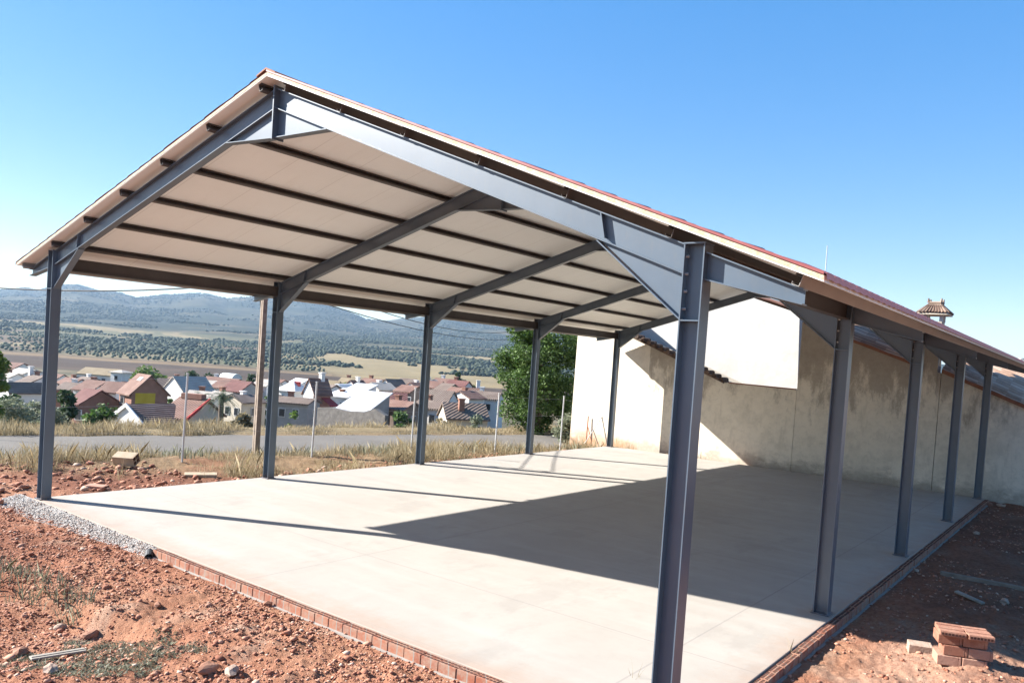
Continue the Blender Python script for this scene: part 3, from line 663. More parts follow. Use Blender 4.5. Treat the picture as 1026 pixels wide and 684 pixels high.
# small things on the skyline
pa = at(827, 276, 27); pb = at(829, 246, 27)
an = MB(); an.tube([(pa.x, pa.y, 5.2), (pb.x, pb.y, pb.z)], .022, 6, .012); o = an.build('antenna_mast', M['galv']); tag(o, 'thin bare metal mast sticking up above the red roof edge', 'mast')
for px, yt, D, r_, lab in ((1000, 356, 27, .075, 'pale round flue pipe rising behind the barn roof, nearer the last post'), (1023, 362, 29, .06, 'thinner pale flue pipe at the very right edge behind the barn roof')):
    p = at(px, yt, D); v = MB(); v.tube([(p.x, p.y, gz(p.x, p.y)), (p.x, p.y, p.z)], r_, 10); v.tube([(p.x, p.y, p.z+.06), (p.x, p.y, p.z+.12)], r_*1.7, 10); v.tube([(p.x, p.y, p.z), (p.x, p.y, p.z+.08)], r_*.7, 8)
    tag(v.build('flue_pipe', M['frame']), lab, 'flue pipe')

# ------------------------------------------------------------------ foliage
def leaf_cloud(cs, rad, n, size, flat=.6, squash=.8, aspect=2.2, droop=0):
    """leaf quads scattered round clump centres cs (k,3) with radii rad (k,)"""
    k = rng.integers(0, len(cs), n); d = rng.normal(size=(n, 3)); d /= np.linalg.norm(d, axis=1)[:, None]
    rr = rng.random(n)**.45
    c = cs[k]+d*(rad[k]*rr)[:, None]*np.array([1, 1, squash])
    a = rng.normal(size=(n, 3)); a[:, 2] = a[:, 2]*flat-droop; a /= np.linalg.norm(a, axis=1)[:, None]
    b = np.cross(a, rng.normal(size=(n, 3))); b /= np.linalg.norm(b, axis=1)[:, None]
    s = size*(.6+.8*rng.random(n))[:, None]; a = a*s; b = b*s/aspect
    v = np.stack([c-a, c+b*.9, c+a, c-b*.9], 1).reshape(-1, 3); f = np.arange(4*n).reshape(-1, 4)
    return v, f
def tree(name, base, w_, h_, mat, label, cat, n=700, size=.35, trunk=.25, group=None, clumps=26, low=.0, depth=None, cr=1.):
    base = Vector(base); root = empty(name, base, label, cat, group)
    b = np.array(base); t0 = low*h_
    u = rng.normal(size=(clumps, 3)); u /= np.linalg.norm(u, axis=1)[:, None]; r_ = (.35+.6*rng.random(clumps)**.6)
    dims = np.array([w_/2*.82, (depth or w_)/2*.82, (h_-t0)/2*.86])
    cs = b+np.array([0, 0, t0+(h_-t0)/2])+u*r_[:, None]*dims
    rad = (.16+.16*rng.random(clumps))*min(w_, h_-t0*.5)*.95*cr
    v, f = leaf_cloud(cs, rad, n, size); keep = v.reshape(-1, 4, 3)[:, :, 2].min(1) > b[2]-.2
    f = f[keep]
    npmesh('crown', v, f, mat, root)
    tm = MB(); top = base+Vector((0, 0, t0+(h_-t0)*.55)); tr = trunk
    tm.tube([base-Vector((0, 0, .4)), base+(top-base)*.35+Vector((w_*.02, 0, 0)), top], tr, 7, tr*.45)
    for j in range(min(9, clumps)):
        st_ = base+(top-base)*(.35+.6*random.random()); e_ = Vector(cs[j]); tm.tube([st_, (st_+e_)/2+Vector((0, 0, -.04*h_)), e_], tr*.38, 5, tr*.1)
    tm.build('trunk', M['bark'], root)
    return root
def trpx(name, px, yt, wpx, D, mat, label, cat='tree', n=500, size=.35, yb=None, **kw):
    p = at(px, yt, D); zb = gz(p.x, p.y); n = int(n*1.8)
    if cat == 'bush': kw.setdefault('low', -.25)
    return tree(name, (p.x, p.y, zb), wpx*D/F_PX, p.z-zb, M[mat], label, cat, n, size, **kw)
# the big tree by the wall
pb_ = at(544, 436, 39); p_t = at(544, 300, 39)
zb_ = gz(pb_.x, pb_.y)
tree('broadleaf_tree', (pb_.x-.4, pb_.y, zb_), 5.5, p_t.z-zb_+.6, M['leaf'], 'dense bushy green tree beside the left end of the cream wall', 'tree', 40000, .085, .16, cr=.5, clumps=120, low=-.12, depth=4.6)
# village trees
trpx('poplar_tree', 148, 362, 34, 152, 'leaf_light', 'broad light green tree behind the house with the yellow wall', n=1600, size=.42)
trpx('round_tree', 193, 369, 17, 155, 'leaf_dark', 'dark round tree left of its twin, behind the white warehouse', n=700, size=.4)
trpx('round_tree', 214, 368, 18, 158, 'leaf_dark', 'dark round tree right of its twin, beside the white greenhouse', n=700, size=.4)
trpx('round_tree', 252, 369, 12, 165, 'leaf_dark', 'dark tree just left of the utility pole beyond the red roofs', n=500, size=.4)
trpx('round_tree', 110, 366, 11, 185, 'leaf_dark', 'small dark tree behind the long white building', n=400, size=.4)
trpx('round_tree', 349, 379, 12, 145, 'leaf_light', 'small light green tree left of the white rooftops', n=350, size=.35)
trpx('round_tree', 366, 379, 8, 146, 'leaf_light', 'tiny light green tree right of another, among white rooftops', n=250, size=.35)
trpx('round_tree', 461, 366, 15, 155, 'leaf_dark', 'tall dark green tree behind the roofs right of the third post', n=900, size=.42)
trpx('round_tree', 473, 378, 12, 150, 'leaf', 'lower green tree at the foot of the tall dark one', n=500, size=.4)
trpx('round_tree', 443, 372, 6, 170, 'leaf_light', 'slim pale green tree just right of the third post', n=250, size=.4)
trpx('round_tree', 70, 374, 30, 52, 'leaf_dark', 'dark green tree just right of the leftmost front post', n=2200, size=.20)
trpx('bush', 103, 402, 44, 60, 'leaf', 'dark green bush below the white house with one window', 'bush', n=2200, size=.22)
trpx('bush', 16, 390, 64, 46, 'leaf_grey', 'pale grey green bush at the far left on the road bank', 'bush', n=9000, size=.10)
trpx('bush', 47, 402, 50, 42, 'leaf_grey', 'low grey green scrub just left of the leftmost front post', 'bush', n=7000, size=.09)
trpx('bush', 36, 390, 52, 52, 'leaf_grey', 'broad sage green bush filling the bank left of the leftmost front post', 'bush', n=6000, size=.11)
trpx('bush', 12, 372, 40, 58, 'leaf_dark', 'dark green tree mass at the left edge behind the grey bush', 'tree', n=2200, size=.25)
trpx('bush', -6, 330, 32, 36, 'leaf_light', 'bright yellow green tree cut by the left edge of the picture', 'tree', n=6000, size=.085)
trpx('bush', 406, 402, 30, 66, 'leaf', 'dark green bush just left of the third post beyond the road', 'bush', n=1800, size=.2)
trpx('bush', 292, 402, 20, 68, 'leaf_light', 'light green shrub beside the second post below the white houses', 'bush', n=900, size=.2)
trpx('bush', 240, 404, 34, 58, 'leaf_dry', 'dry straw coloured reeds left of the utility pole', 'bush', n=1800, size=.28)
trpx('bush', 478, 408, 34, 62, 'leaf_grey', 'grey green scrub below the house with the brick chimney', 'bush', n=1500, size=.17)
trpx('bush', 445, 412, 20, 58, 'leaf_dry', 'dry brown scrub just right of the third post', 'bush', n=900, size=.17)
trpx('bush', 570, 412, 26, 35.5, 'leaf_grey', 'grey green undergrowth at the foot of the big tree by the wall', 'bush', n=1500, size=.10)
for px, yt, D, lab in ((201, 394, 78, 'small palm left of the taller palm, behind the roof with the red fascia'), (222, 393, 68, 'taller palm with dark trunk right of the roof with the red fascia')):
    p = at(px, yt+4, D); zb = gz(p.x, p.y); root = empty('palm_tree', (p.x, p.y, zb), lab, 'palm', 'village palms')
    tm = MB(); tm.tube([(p.x, p.y, zb-.3), (p.x+.1, p.y, (zb+p.z)/2), (p.x, p.y, p.z)], .30, 9, .2); tm.build('trunk', M['bark'], root)
    fr = MB()
    for k in range(34):
        a = random.random()*6.283; el = random.uniform(-.5, 1.2); L = random.uniform(1.5, 2.1); pts = []; q0 = Vector((p.x, p.y, p.z))
        for i in range(7):
            t = i/6; pts.append(q0+Vector((math.cos(a)*math.cos(el)*L*t, math.sin(a)*math.cos(el)*L*t, math.sin(el)*L*t-1.1*t*t)))
        sd_ = Vector((-math.sin(a), math.cos(a), 0))
        for i in range(6):
            for s_ in (-1, 1):
                for j in range(3):
                    q1 = pts[i].lerp(pts[i+1], j/3); tip = q1+sd_*s_*.34*(1-.6*i/6)+(pts[i+1]-pts[i])*.8+Vector((0, 0, -.12))
                    fr.add([q1, q1+(pts[i+1]-pts[i])*.14, tip], [(0, 1, 2)])
    fr.build('crown', M['leaf_dark'], root)

# ------------------------------------------------------------------ village houses
def house(name, label, px, D, w_, l_, ye, yr, ridge, th, wall, rf, cat='house', wins=(), chim=(), extra=None, over=.35, group=None):
    w_ *= .76; l_ *= .76
    pe = at(px, ye, D); pr = at(px, yr, D); c = Vector((pe.x, pe.y, 0)); th = R(th)
    ux = rh*math.cos(th)+fh*math.sin(th); uy = -rh*math.sin(th)+fh*math.cos(th)
    ze, zr = pe.z, pr.z; zb = min(gz((c+ux*i*w_/2+uy*j*l_/2).x, (c+ux*i*w_/2+uy*j*l_/2).y) for i in (-1, 1) for j in (-1, 1))-.4
    zb = min(zb, ze-2.6)
    root = empty(name, (c.x, c.y, zb), label, cat, group)
    P = lambda a, b, z: c+ux*a+uy*b+Vector((0, 0, z))
    hw, hl = w_/2, l_/2; m = MB(); o = over
    if ridge == 'x':
        m.prism([P(-hw, -hl, zb), P(-hw, hl, zb), P(-hw, hl, ze), P(-hw, 0, zr-.05), P(-hw, -hl, ze)], ux*w_)
        sl = (zr-ze)/hl; prof = [(-hl-o, ze-o*sl), (0, zr), (hl+o, ze-o*sl), (hl+o, ze-o*sl+.16), (0, zr+.18), (-hl-o, ze-o*sl+.16)]
        r_ = MB().prism([P(-hw-o*.5, b, z) for b, z in prof], ux*(w_+o))
    elif ridge == 'y':
        m.prism([P(-hw, -hl, zb), P(hw, -hl, zb), P(hw, -hl, ze), P(0, -hl, zr-.05), P(-hw, -hl, ze)], uy*l_)
        sl = (zr-ze)/hw; prof = [(-hw-o, ze-o*sl), (0, zr), (hw+o, ze-o*sl), (hw+o, ze-o*sl+.16), (0, zr+.18), (-hw-o, ze-o*sl+.16)]
        r_ = MB().prism([P(a, -hl-o*.4, z) for a, z in prof], uy*(l_+o*.8))
    elif ridge == 'h':
        m.prism([P(-hw, -hl, zb), P(hw, -hl, zb), P(hw, hl, zb), P(-hw, hl, zb)], (0, 0, ze-zb)); k = min(hw, hl)*.9
        r_ = MB(); q = [P(-hw-o, -hl-o, ze-.1), P(hw+o, -hl-o, ze-.1), P(hw+o, hl+o, ze-.1), P(-hw-o, hl+o, ze-.1)]; t = [P(-hw+k, -hl+k, zr), P(hw-k, -hl+k, zr), P(hw-k, hl-k, zr), P(-hw+k, hl-k, zr)]
        q2 = [v+Vector((0, 0, .14)) for v in q]
        r_.add(q+q2+t, [(0, 1, 2, 3), (8, 9, 10, 11)]+[(i, (i+1) % 4, 4+(i+1) % 4, 4+i) for i in range(4)]+[(4+i, 4+(i+1) % 4, 8+(i+1) % 4, 8+i) for i in range(4)])
    elif ridge == 's':                      # mono-pitch falling to the front
        m.prism([P(-hw, -hl, zb), P(-hw, hl, zb), P(-hw, hl, zr), P(-hw, -hl, ze)], ux*w_)
        sl = (zr-ze)/l_; r_ = MB().prism([P(-hw-o*.5, -hl-o, ze-o*sl+.02), P(-hw-o*.5, hl+o, zr+o*sl+.02), P(-hw-o*.5, hl+o, zr+o*sl+.16), P(-hw-o*.5, -hl-o, ze-o*sl+.16)], ux*(w_+o))
    else:                                   # 'v' vault
        prof = [(hw*math.cos(t), ze+(zr-ze)*math.sin(t)) for t in np.linspace(math.pi, 0, 10)]
        m.prism([P(-hw, -hl, zb), P(hw, -hl, zb)]+[P(a*.98, -hl, z-.03) for a, z in prof[::-1]], uy*l_)
        r_ = MB().prism([P(a, -hl-.1, z) for a, z in prof]+[P(a*1.03, -hl-.1, z+.12) for a, z in prof[::-1]], uy*(l_+.2))
    wo = m.build('wall', M['wall_'+wall], root); ro = r_.build('roof', M['roof_'+rf] if rf != 'film' else M['greenhouse'], root)
    for face, u, v, ww, hh in wins:         # u from the face centre, v up from the eave (negative = below), in metres
        if face == 'f': pc, du, dn = P(u, -hl, ze+v), ux, -uy
        elif face == 'l': pc, du, dn = P(-hw, u, ze+v), -uy, -ux
        else: pc, du, dn = P(hw, u, ze+v), uy, ux
        fo = MB().obox(pc+dn*.03, du*(ww/2+.08), dn*.05, (0, 0, hh/2+.08)).build('window', M['frame'], root)
        MB().obox(pc+dn*.06, du*(ww/2), dn*.035, (0, 0, hh/2)).build('pane', M['glass'], fo)
    for a, b, hh, cm in chim:
        z0 = ze if ridge == 's' else (zr-abs(b)*(zr-ze)/hl if ridge == 'x' else zr-abs(a)*(zr-ze)/hw)
        k = MB(); k.obox(P(a, b, z0+hh/2-.3), ux*.28, uy*.28, (0, 0, hh/2+.3)); k.obox(P(a, b, z0+hh+.06), ux*.36, uy*.36, (0, 0, .06)); k.build('chimney', M['wall_'+cm], ro)
    if extra: extra(root, P, hw, hl, ze, zr, ux, uy, zb)
    return root
W1 = [('f', -.9, -1.3, .9, 1.1), ('f', 1.1, -1.3, .9, 1.1)]
def yellow(root, P, hw, hl, ze, zr, ux, uy, zb):
    MB().obox(P(hw, -hl*.25, ze-.75), ux*.035, uy*(hl*.55), (0, 0, .8)).build('yellow_render', M['wall_yellow'], root)
    sl = (zr-ze)/hl; n = Vector((0, 0, 1))-uy*sl; n.normalize(); t = (uy+Vector((0, 0, sl))).normalized()
    MB().obox(P(.4, -hl*.3, zr-hl*.3*sl+.20), ux*.5, t*.3, n*.05).build('skylight', M['wall_white'], root)
def awning(root, P, hw, hl, ze, zr, ux, uy, zb):
    MB().prism([P(hw+.05, -hl*.1, ze-.8), P(hw+2.0, -hl*.1, ze-1.7), P(hw+2.0, -hl*.1, ze-1.62), P(hw+.05, -hl*.1, ze-.72)], uy*(hl*1.0)).build('awning', M['wall_redpaint'], root)
    MB().prism([P(hw+.02, -hl*.62+.42*math.cos(t), ze-1.5+(.42*math.sin(t) if t <= math.pi else 0)-(1.0 if t > math.pi else 0)) for t in list(np.linspace(0, math.pi, 9))+[math.pi*1.0001, math.pi*2]], ux*.04).build('archway', M['glass'], root)
    MB().obox(P(hw+.012, 0, (ze+zb)/2-.2), ux*.02, uy*(hl*.98), (0, 0, (ze-zb)/2-.3)).build('side_wall', M['wall_pink'], root)
def verge_white(root, P, hw, hl, ze, zr, ux, uy, zb):
    for s_ in (-1, 1):
        MB().prism([P(s_*(hw+.45), -hl-.2, ze-.45*(zr-ze)/hw-.15), P(0, -hl-.2, zr-.10), P(0, -hl-.2, zr+.28), P(s_*(hw+.45), -hl-.2, ze-.45*(zr-ze)/hw+.25)], uy*.12).build('verge_board', M['wall_white'], root)
def verge_red(root, P, hw, hl, ze, zr, ux, uy, zb):
    MB().prism([P(hw+.36, -hl-.4, ze-.2), P(hw+.36, 0, zr+.0), P(hw+.36, 0, zr+.28), P(hw+.36, -hl-.4, ze+.1)], ux*.14).build('verge_tiles', M['wall_redpaint'], root)
    MB().obox(P(0, 0, zr+.32), ux*(hw*.8), uy*.35, (0, 0, .25)).build('ridge_parapet', M['wall_brick'], root)
def door(root, P, hw, hl, ze, zr, ux, uy, zb):
    MB().obox(P(hw*.2, -hl-.01, ze-1.9), ux*.5, uy*.04, (0, 0, 1.05)).build('door', M['wall_brown'], root)
house('white_house', 'white house with red roof at the far left edge of the village', 6, 170, 12, 8, 369, 363, 'x', -12, 'white', 'red', wins=W1)
house('flat_white_house', 'low white house with pale roof beside the red roofed one at the far left', 27, 158, 7, 6, 374, 370, 'x', -25, 'white', 'pale', wins=W1)
house('gabled_house', 'small house with bright white triangular gable left of the leftmost front post', 27, 112, 3.4, 7, 392, 384, 'y', -38, 'white', 'brown', chim=((-.6, -2, .9, 'white'),))
house('brick_house', 'white house with brown roof right behind the small white gable at the left', 37, 126, 5, 6, 384, 377, 'x', -30, 'white', 'brown', chim=((-2, 0, 1.4, 'white'), (-1, .5, .9, 'brick')), wins=W1)
house('long_white_house', 'long low white building with wide tan gable roof beyond the red roofs', 104, 175, 11, 8, 375, 369.5, 'x', -4, 'white', 'ochre', wins=[('f', -4+2*i, -1.2, .8, .9) for i in range(5)])
house('white_annex', 'small white cubic annex right of the long low white building', 122, 172, 4, 4, 373, 370.5, 'h', -15, 'white', 'pale', wins=(('f', 0, -1.2, .8, .9),))
house('red_roof_house', 'house with dull red roof and small brick stack left of the one window house', 97, 116, 4.4, 7, 390, 382, 'x', -14, 'white', 'red', chim=((-1.6, 1, .9, 'brick'),), wins=W1)
house('red_roof_house', 'lower house with bright red roof under the dull red roof at the left', 93, 94, 3.4, 7, 403, 391, 'x', -22, 'brick', 'bright', wins=W1)
house('white_house', 'white house with a single dark window and brown red roof', 117, 108, 3.4, 5.5, 392, 383.5, 'x', -6, 'white', 'red', wins=(('f', -.35, -1.1, .55, .65),))
house('yellow_wall_house', 'tall red roofed house with a yellow painted side wall', 144, 96, 5.0, 5.6, 393, 376, 'x', -42, 'brick', 'red', extra=yellow, wins=(('f', -.8, -1.0, 1.0, .8),))
house('brown_roof_house', 'house with brown roof between the yellow walled house and the white warehouse', 168, 120, 3.6, 6, 390, 380, 'x', 22, 'brown', 'brown', wins=W1)
house('warehouse', 'big white warehouse with steep white gable and grey side', 189, 112, 7.2, 6.5, 393, 378, 'y', -32, 'white', 'pale')
house('pale_roof_house', 'house with pale grey tile roof right of the white warehouse', 208, 138, 5, 6, 387.5, 381.5, 'x', -8, 'white', 'pale', wins=W1)
house('red_roof_house', 'house with broad red roof left of its twin beside the utility pole', 231, 130, 4.4, 7, 388, 380, 'x', -16, 'white', 'red', wins=W1)
house('red_roof_house', 'house with orange red roof and grey wall just left of the utility pole', 242, 118, 4.6, 6, 391, 382.5, 'x', -20, 'grey', 'bright', wins=(('f', -1, -1, .7, .8), ('f', .9, -1, .7, .8)))
house('fascia_house', 'near house with wide red brown roof and bright red edge tiles', 193, 76, 3.9, 7, 416, 400, 'x', -16, 'cream', 'red', extra=verge_red, wins=(('f', 1.1, -.9, .7, .7),))
house('verge_house', 'near white house whose gable has white edging below the yellow walled house', 150, 73, 6.4, 6, 421, 406, 'y', -30, 'white', 'red', extra=verge_white)
house('hip_roof_house', 'white house with white hipped roof just right of the second post', 294, 118, 3.9, 4, 391, 381.5, 'h', -22, 'white', 'white', chim=((.8, 0, .6, 'redpaint'),), wins=W1)
house('arched_house', 'white gabled house with pink brick side, dark arch and red awning', 318, 100, 2.6, 3.6, 392, 380, 'y', -36, 'white', 'red', extra=awning, chim=((0, .6, .8, 'white'),))
house('small_white_house', 'small white house with ochre roof behind the one with red awning', 334, 132, 2.8, 4, 388, 382, 'x', -10, 'white', 'ochre', wins=W1)
house('vaulted_shed', 'small shed with curved white roof right of the red awning', 344, 122, 2.2, 4, 392, 385, 'v', -28, 'grey', 'white', 'shed')
house('white_house', 'narrow white house with white roof behind the light metal roof', 357, 140, 3, 4, 386, 381.5, 'y', -32, 'white', 'red', chim=((.3, 0, .9, 'white'),))
house('metal_roof_house', 'long white house with pale metal roof behind the big sloping metal roof', 361, 118, 4.4, 5, 392, 386, 's', -14, 'white', 'metal', wins=W1)
house('metal_roof_barn', 'barn with big light sloping metal roof right of the stone wall', 363, 84, 4.9, 6.5, 412, 395, 's', -18, 'grey', 'metal', 'barn')
house('red_roof_house', 'house with bright red roof left of the third post', 392, 100, 4.8, 5, 403, 394, 'x', 12, 'brown', 'bright', wins=W1)
house('white_house', 'white gabled house with brown roof left of the third post behind the bright red roof', 394, 132, 3.6, 5, 387, 380.5, 'y', -34, 'white', 'brown', wins=(('f', 0, -1, .6, .8),))
house('brown_roof_house', 'house with brown roof just left of the third post at the back', 409, 136, 3.6, 5, 385.5, 380, 'x', -12, 'white', 'brown', wins=W1)
house('brown_house', 'brown cubic house with red top directly left of the third post', 411, 113, 3.8, 4.5, 392, 387, 'x', -30, 'brown', 'red', wins=W1)
house('red_roof_house', 'white house with red roof just right of the third post at the back', 436, 128, 3.2, 5, 388, 382.5, 'x', -18, 'white', 'red', wins=W1)
house('brown_roof_house', 'house with wide brown roof right of the third post in the middle row', 442, 100, 4.2, 5, 401, 392, 'x', -14, 'white', 'brown', wins=W1)
house('terrace_house', 'terraced house with brown roof stepping down right of the third post', 449, 120, 3.0, 5, 391, 385, 'x', -34, 'cream', 'brown', wins=W1)
house('terrace_house', 'lower terraced house with red roof next to the stepping terrace', 458, 114, 2.8, 5, 396, 389, 'x', -34, 'white', 'red', wins=W1)
house('chimney_house', 'near house with long brown roof, cream gable wall and red brick chimney', 464, 80, 5.6, 4.8, 417, 405, 'x', 20, 'cream', 'brown', chim=((-.5, -.9, 1.15, 'brick'),), wins=(('f', -.6, -1.1, .7, .6), ('f', 1.2, -1.1, .7, .6)))
house('pink_roof_house', 'white house with pale pink roof at the right end of the village', 475, 126, 3.9, 5, 396.5, 389.5, 'x', 8, 'white', 'red', chim=((.6, .5, 1.6, 'white'),), wins=W1)
house('greenhouse', 'white domed greenhouse between the dark trees behind the village', 231, 165, 3.2, 5, 379, 374.5, 'v', 60, 'white', 'film', 'greenhouse')
house('red_roof_house', 'far house with red roof at the right edge behind the barn', 1013, 46, 5, 6, 388, 379, 'x', -20, 'white', 'bright')
house('white_house', 'white house half hidden behind the utility pole and second post', 268, 122, 3.6, 5, 386, 381, 'x', -20, 'white', 'pale')
house('white_house', 'white house wall seen right of the second post behind the hipped roof', 303, 140, 3.6, 5, 384, 380, 'x', -24, 'white', 'white')
# the crowd of smaller houses between
V = [('red_roof_house', 74, 134, 385, 379.5, 5, 5, 'x', -28, 'white', 'red', 'small white house with red roof right of the leftmost front post, back row'),
     ('brown_roof_house', 77, 118, 390, 384.5, 4.5, 5, 'x', -10, 'brick', 'brown', 'low brick house with brown roof just right of the leftmost front post'),
     ('red_roof_house', 89, 142, 383.5, 378.5, 5, 5, 'x', -30, 'white', 'brown', 'small brown roofed house between the leftmost post and the long white building'),
     ('white_house', 132, 122, 389, 383, 4, 4, 'y', -34, 'white', 'red', 'white house peeking out left of the yellow walled house'),
     ('white_house', 178, 142, 384, 379, 4.5, 5, 'x', -26, 'white', 'red', 'small white house behind the white warehouse, left side'),
     ('white_house', 206, 104, 398, 393, 5, 4, 'x', -8, 'white', 'pale', 'low pale house below the white warehouse roof at its right'),
     ('red_roof_house', 219, 146, 382.5, 378.5, 5.5, 5, 'x', -12, 'white', 'red', 'flat red roofed house below the white greenhouse'),
     ('grey_house', 224, 106, 398, 393.5, 4, 5, 'x', -30, 'grey', 'pale', 'grey house with pale roof behind the taller palm'),
     ('white_house', 245, 100, 402, 396.5, 4, 5, 'y', -30, 'cream', 'brown', 'small cream gable house at the left foot of the utility pole'),
     ('white_house', 277, 138, 385, 380.5, 4, 5, 'x', -20, 'white', 'red', 'small white house with red roof peeking right of the second post'),
     ('grey_house', 296, 96, 403, 399, 5.5, 5, 'x', -6, 'grey', 'brown', 'low grey house with dark roof below the white hipped roof'),
     ('red_roof_house', 327, 116, 391, 385.5, 4.5, 5, 'x', -32, 'white', 'brown', 'brown roofed house right behind the red awning'),
     ('white_house', 346, 107, 397, 391.5, 4, 5, 's', -20, 'white', 'white', 'white house with white sloping roof right of the red awning'),
     ('white_house', 352, 150, 383.5, 379.5, 4.5, 4, 'x', -14, 'white', 'ochre', 'tiny white house with ochre roof in the last row near the small light trees'),
     ('white_house', 374, 146, 384.5, 380, 4.5, 5, 'x', -24, 'white', 'red', 'small white house with red roof in the last row right of the light trees'),
     ('white_house', 381, 124, 389.5, 384, 4, 5, 'y', -36, 'white', 'pale', 'narrow white gable house behind the bright red roof'),
     ('brown_roof_house', 402, 88, 409, 402.5, 4, 4.5, 'x', -28, 'brown', 'red', 'near brown walled house with red roof above the dark bush'),
     ('white_house', 419, 126, 389, 384, 3.5, 5, 'y', -34, 'white', 'red', 'white gable house half hidden by the third post'),
     ('white_house', 431, 138, 385.5, 381, 4, 4, 'y', -30, 'white', 'pale', 'small white gable house right of the third post, last row'),
     ('red_roof_house', 447, 142, 384, 380, 4.5, 5, 'x', -16, 'white', 'red', 'tiny red roofed house in the last row left of the tall dark tree'),
     ('white_house', 434, 92, 408, 402.5, 4, 4.5, 'x', -22, 'white', 'brown', 'low white house with brown roof right behind the third post'),
     ('white_house', 468, 108, 398, 392.5, 4, 4.5, 'y', -34, 'white', 'red', 'white gable house between the stepping terrace and the pink roof'),
     ('brown_roof_house', 487, 114, 398.5, 393, 5, 5, 'x', -12, 'white', 'brown', 'brown roofed house at the left edge of the big tree'),
     ('white_house', 460, 132, 386.5, 382, 4, 4, 'x', -20, 'white', 'bright', 'small white house with red roof at the foot of the tall dark tree'),
     ('white_house', 10, 136, 379, 374, 5, 5, 'x', -24, 'white', 'pale', 'white house with pale roof at the left edge below the red roofed one'),
     ('red_roof_house', 55, 150, 380, 375, 5, 5, 'x', -18, 'white', 'red', 'red roofed white house half hidden by the leftmost front post')]
for nm_, px, D, ye, yr, w_, l_, rd, th, wl_, rf_, lb in V:
    house(nm_, lb, px, D, w_*1.15, l_, ye, yr, rd, th, wl_, rf_, wins=[('f', -.8, -1.2, .7, .9), ('f', .9, -1.2, .7, .9), ('r', 0, -1.2, .7, .9)], chim=((-.8, .4, .8, 'white' if px % 2 else 'brick'),))
for px, yt, wpx, D, mt, lb in ((122, 386, 12, 116, 'leaf_dark', 'small dark garden tree left of the yellow walled house'), (172, 390, 9, 106, 'leaf', 'small green garden tree left of the white warehouse front'), (216, 389, 9, 112, 'leaf_dark', 'small dark garden tree right of the white warehouse'), (286, 389, 8, 128, 'leaf_dark', 'small dark tree left of the white hipped roof'),
        (338, 388, 8, 124, 'leaf', 'small green tree behind the red awning'), (385, 392, 9, 112, 'leaf_dark', 'small dark tree at the left of the bright red roof'), (444, 388, 8, 124, 'leaf', 'small green tree among roofs right of the third post'), (482, 386, 12, 134, 'leaf_dark', 'dark tree behind the pink roof'), (64, 380, 10, 140, 'leaf_dark', 'small dark tree right of the leftmost post, among back row roofs'), (240, 374, 9, 170, 'leaf', 'green tree right of the white greenhouse'), (92, 376, 9, 150, 'leaf_light', 'light green tree left of the long white building'), (157, 383, 10, 128, 'leaf', 'green tree directly behind the yellow walled house'), (197, 391, 8, 100, 'leaf_light', 'small light green tree in front of the white warehouse'), (311, 384, 8, 135, 'leaf_dark', 'dark tree between the white hipped roof and the arched house'),
        (366, 388, 7, 128, 'leaf', 'small green tree above the big light metal roof'), (400, 387, 9, 130, 'leaf_dark', 'dark tree behind the bright red roof'), (426, 393, 9, 116, 'leaf', 'green tree hugging the third post among roofs'), (458, 392, 8, 118, 'leaf_light', 'light green tree behind the red brick chimney'), (270, 390, 9, 116, 'leaf', 'green tree between the utility pole and the second post'), (84, 392, 9, 108, 'leaf', 'green tree left of the bright red roof at the left')):
    trpx('garden_tree', px, yt, wpx, D, mt, lb, n=420, size=.32)
# stone wall below the metal roof barn
a_ = at(318, 408, 74); b_ = at(386, 414, 70); wl = MB(); d_ = b_-a_; d_.z = 0
nrm = Vector((-d_.y, d_.x, 0)).normalized()
pts = [(0, a_.z), (.2, a_.z+.15), (.45, a_.z-.02), (.7, a_.z+.1), (.85, b_.z+.3), (1, b_.z-.2)]
wl.prism([a_+d_*t+Vector((0, 0, z-a_.z)) for t, z in pts]+[Vector(((a_+d_).x, (a_+d_).y, gz((a_+d_).x, (a_+d_).y)-.5)), Vector((a_.x, a_.y, gz(a_.x, a_.y)-.5))], nrm*.5)
tag(wl.build('stone_wall', M['wall_stone']), 'ragged dark stone wall below the light metal roof', 'wall')

# ------------------------------------------------------------------ fence, poles, cables
FP = [((-4.35, -1.2), 2.0), ((-3.72, 4.69), 2.25), ((-2.9, 8.13), 2.15), ((-2.0, 11.2), 2.1), ((-1.15, 14.3), 2.05), ((-.75, 17.6), 2.05), ((-1.05, 21.2), 1.7)]
labs = ['slim grey fence post far left beyond the first bay', 'slim grey fence post left of the utility pole', 'slim grey fence post right of the second shed post', 'slim grey fence post near the third shed post, left side',
        'slim grey fence post midway between the third and fourth shed posts', 'slim grey fence post next to the fourth shed post', 'short grey fence post with a slanting brace at the corner of the wall']
tops = []
for (p, h_), lb in zip(FP, labs):
    z0 = gz(*p); m = MB(); m.tube([(p[0], p[1], z0-.3), (p[0]+.015, p[1]+.02, z0+h_)], .026, 8); m.tube([(p[0]+.015, p[1]+.02, z0+h_), (p[0]+.015, p[1]+.02, z0+h_+.03)], .034, 8)
    o = m.build('fence_post', M['galv']); tag(o, lb, 'fence post', 'posts of the wire fence by the road')
    if 'brace' in lb: MB().tube([(p[0]-.02, p[1]-.02, z0+h_*.92), (p[0]-.55, p[1]-.75, z0+.05)], .018, 6).build('brace', M['galv'], o)
    tops.append((Vector((p[0]+.01, p[1]+.01, z0)), h_))
for fr_, lb in ((.35, 'lowest thin wire of the roadside fence'), (.65, 'middle thin wire of the roadside fence'), (.95, 'top thin wire of the roadside fence')):
    m = MB(); m.tube([p+Vector((.028, 0, h_*fr_)) for p, h_ in tops], .0025, 5); tag(m.build('fence_wire', M['galv']), lb, 'wire')
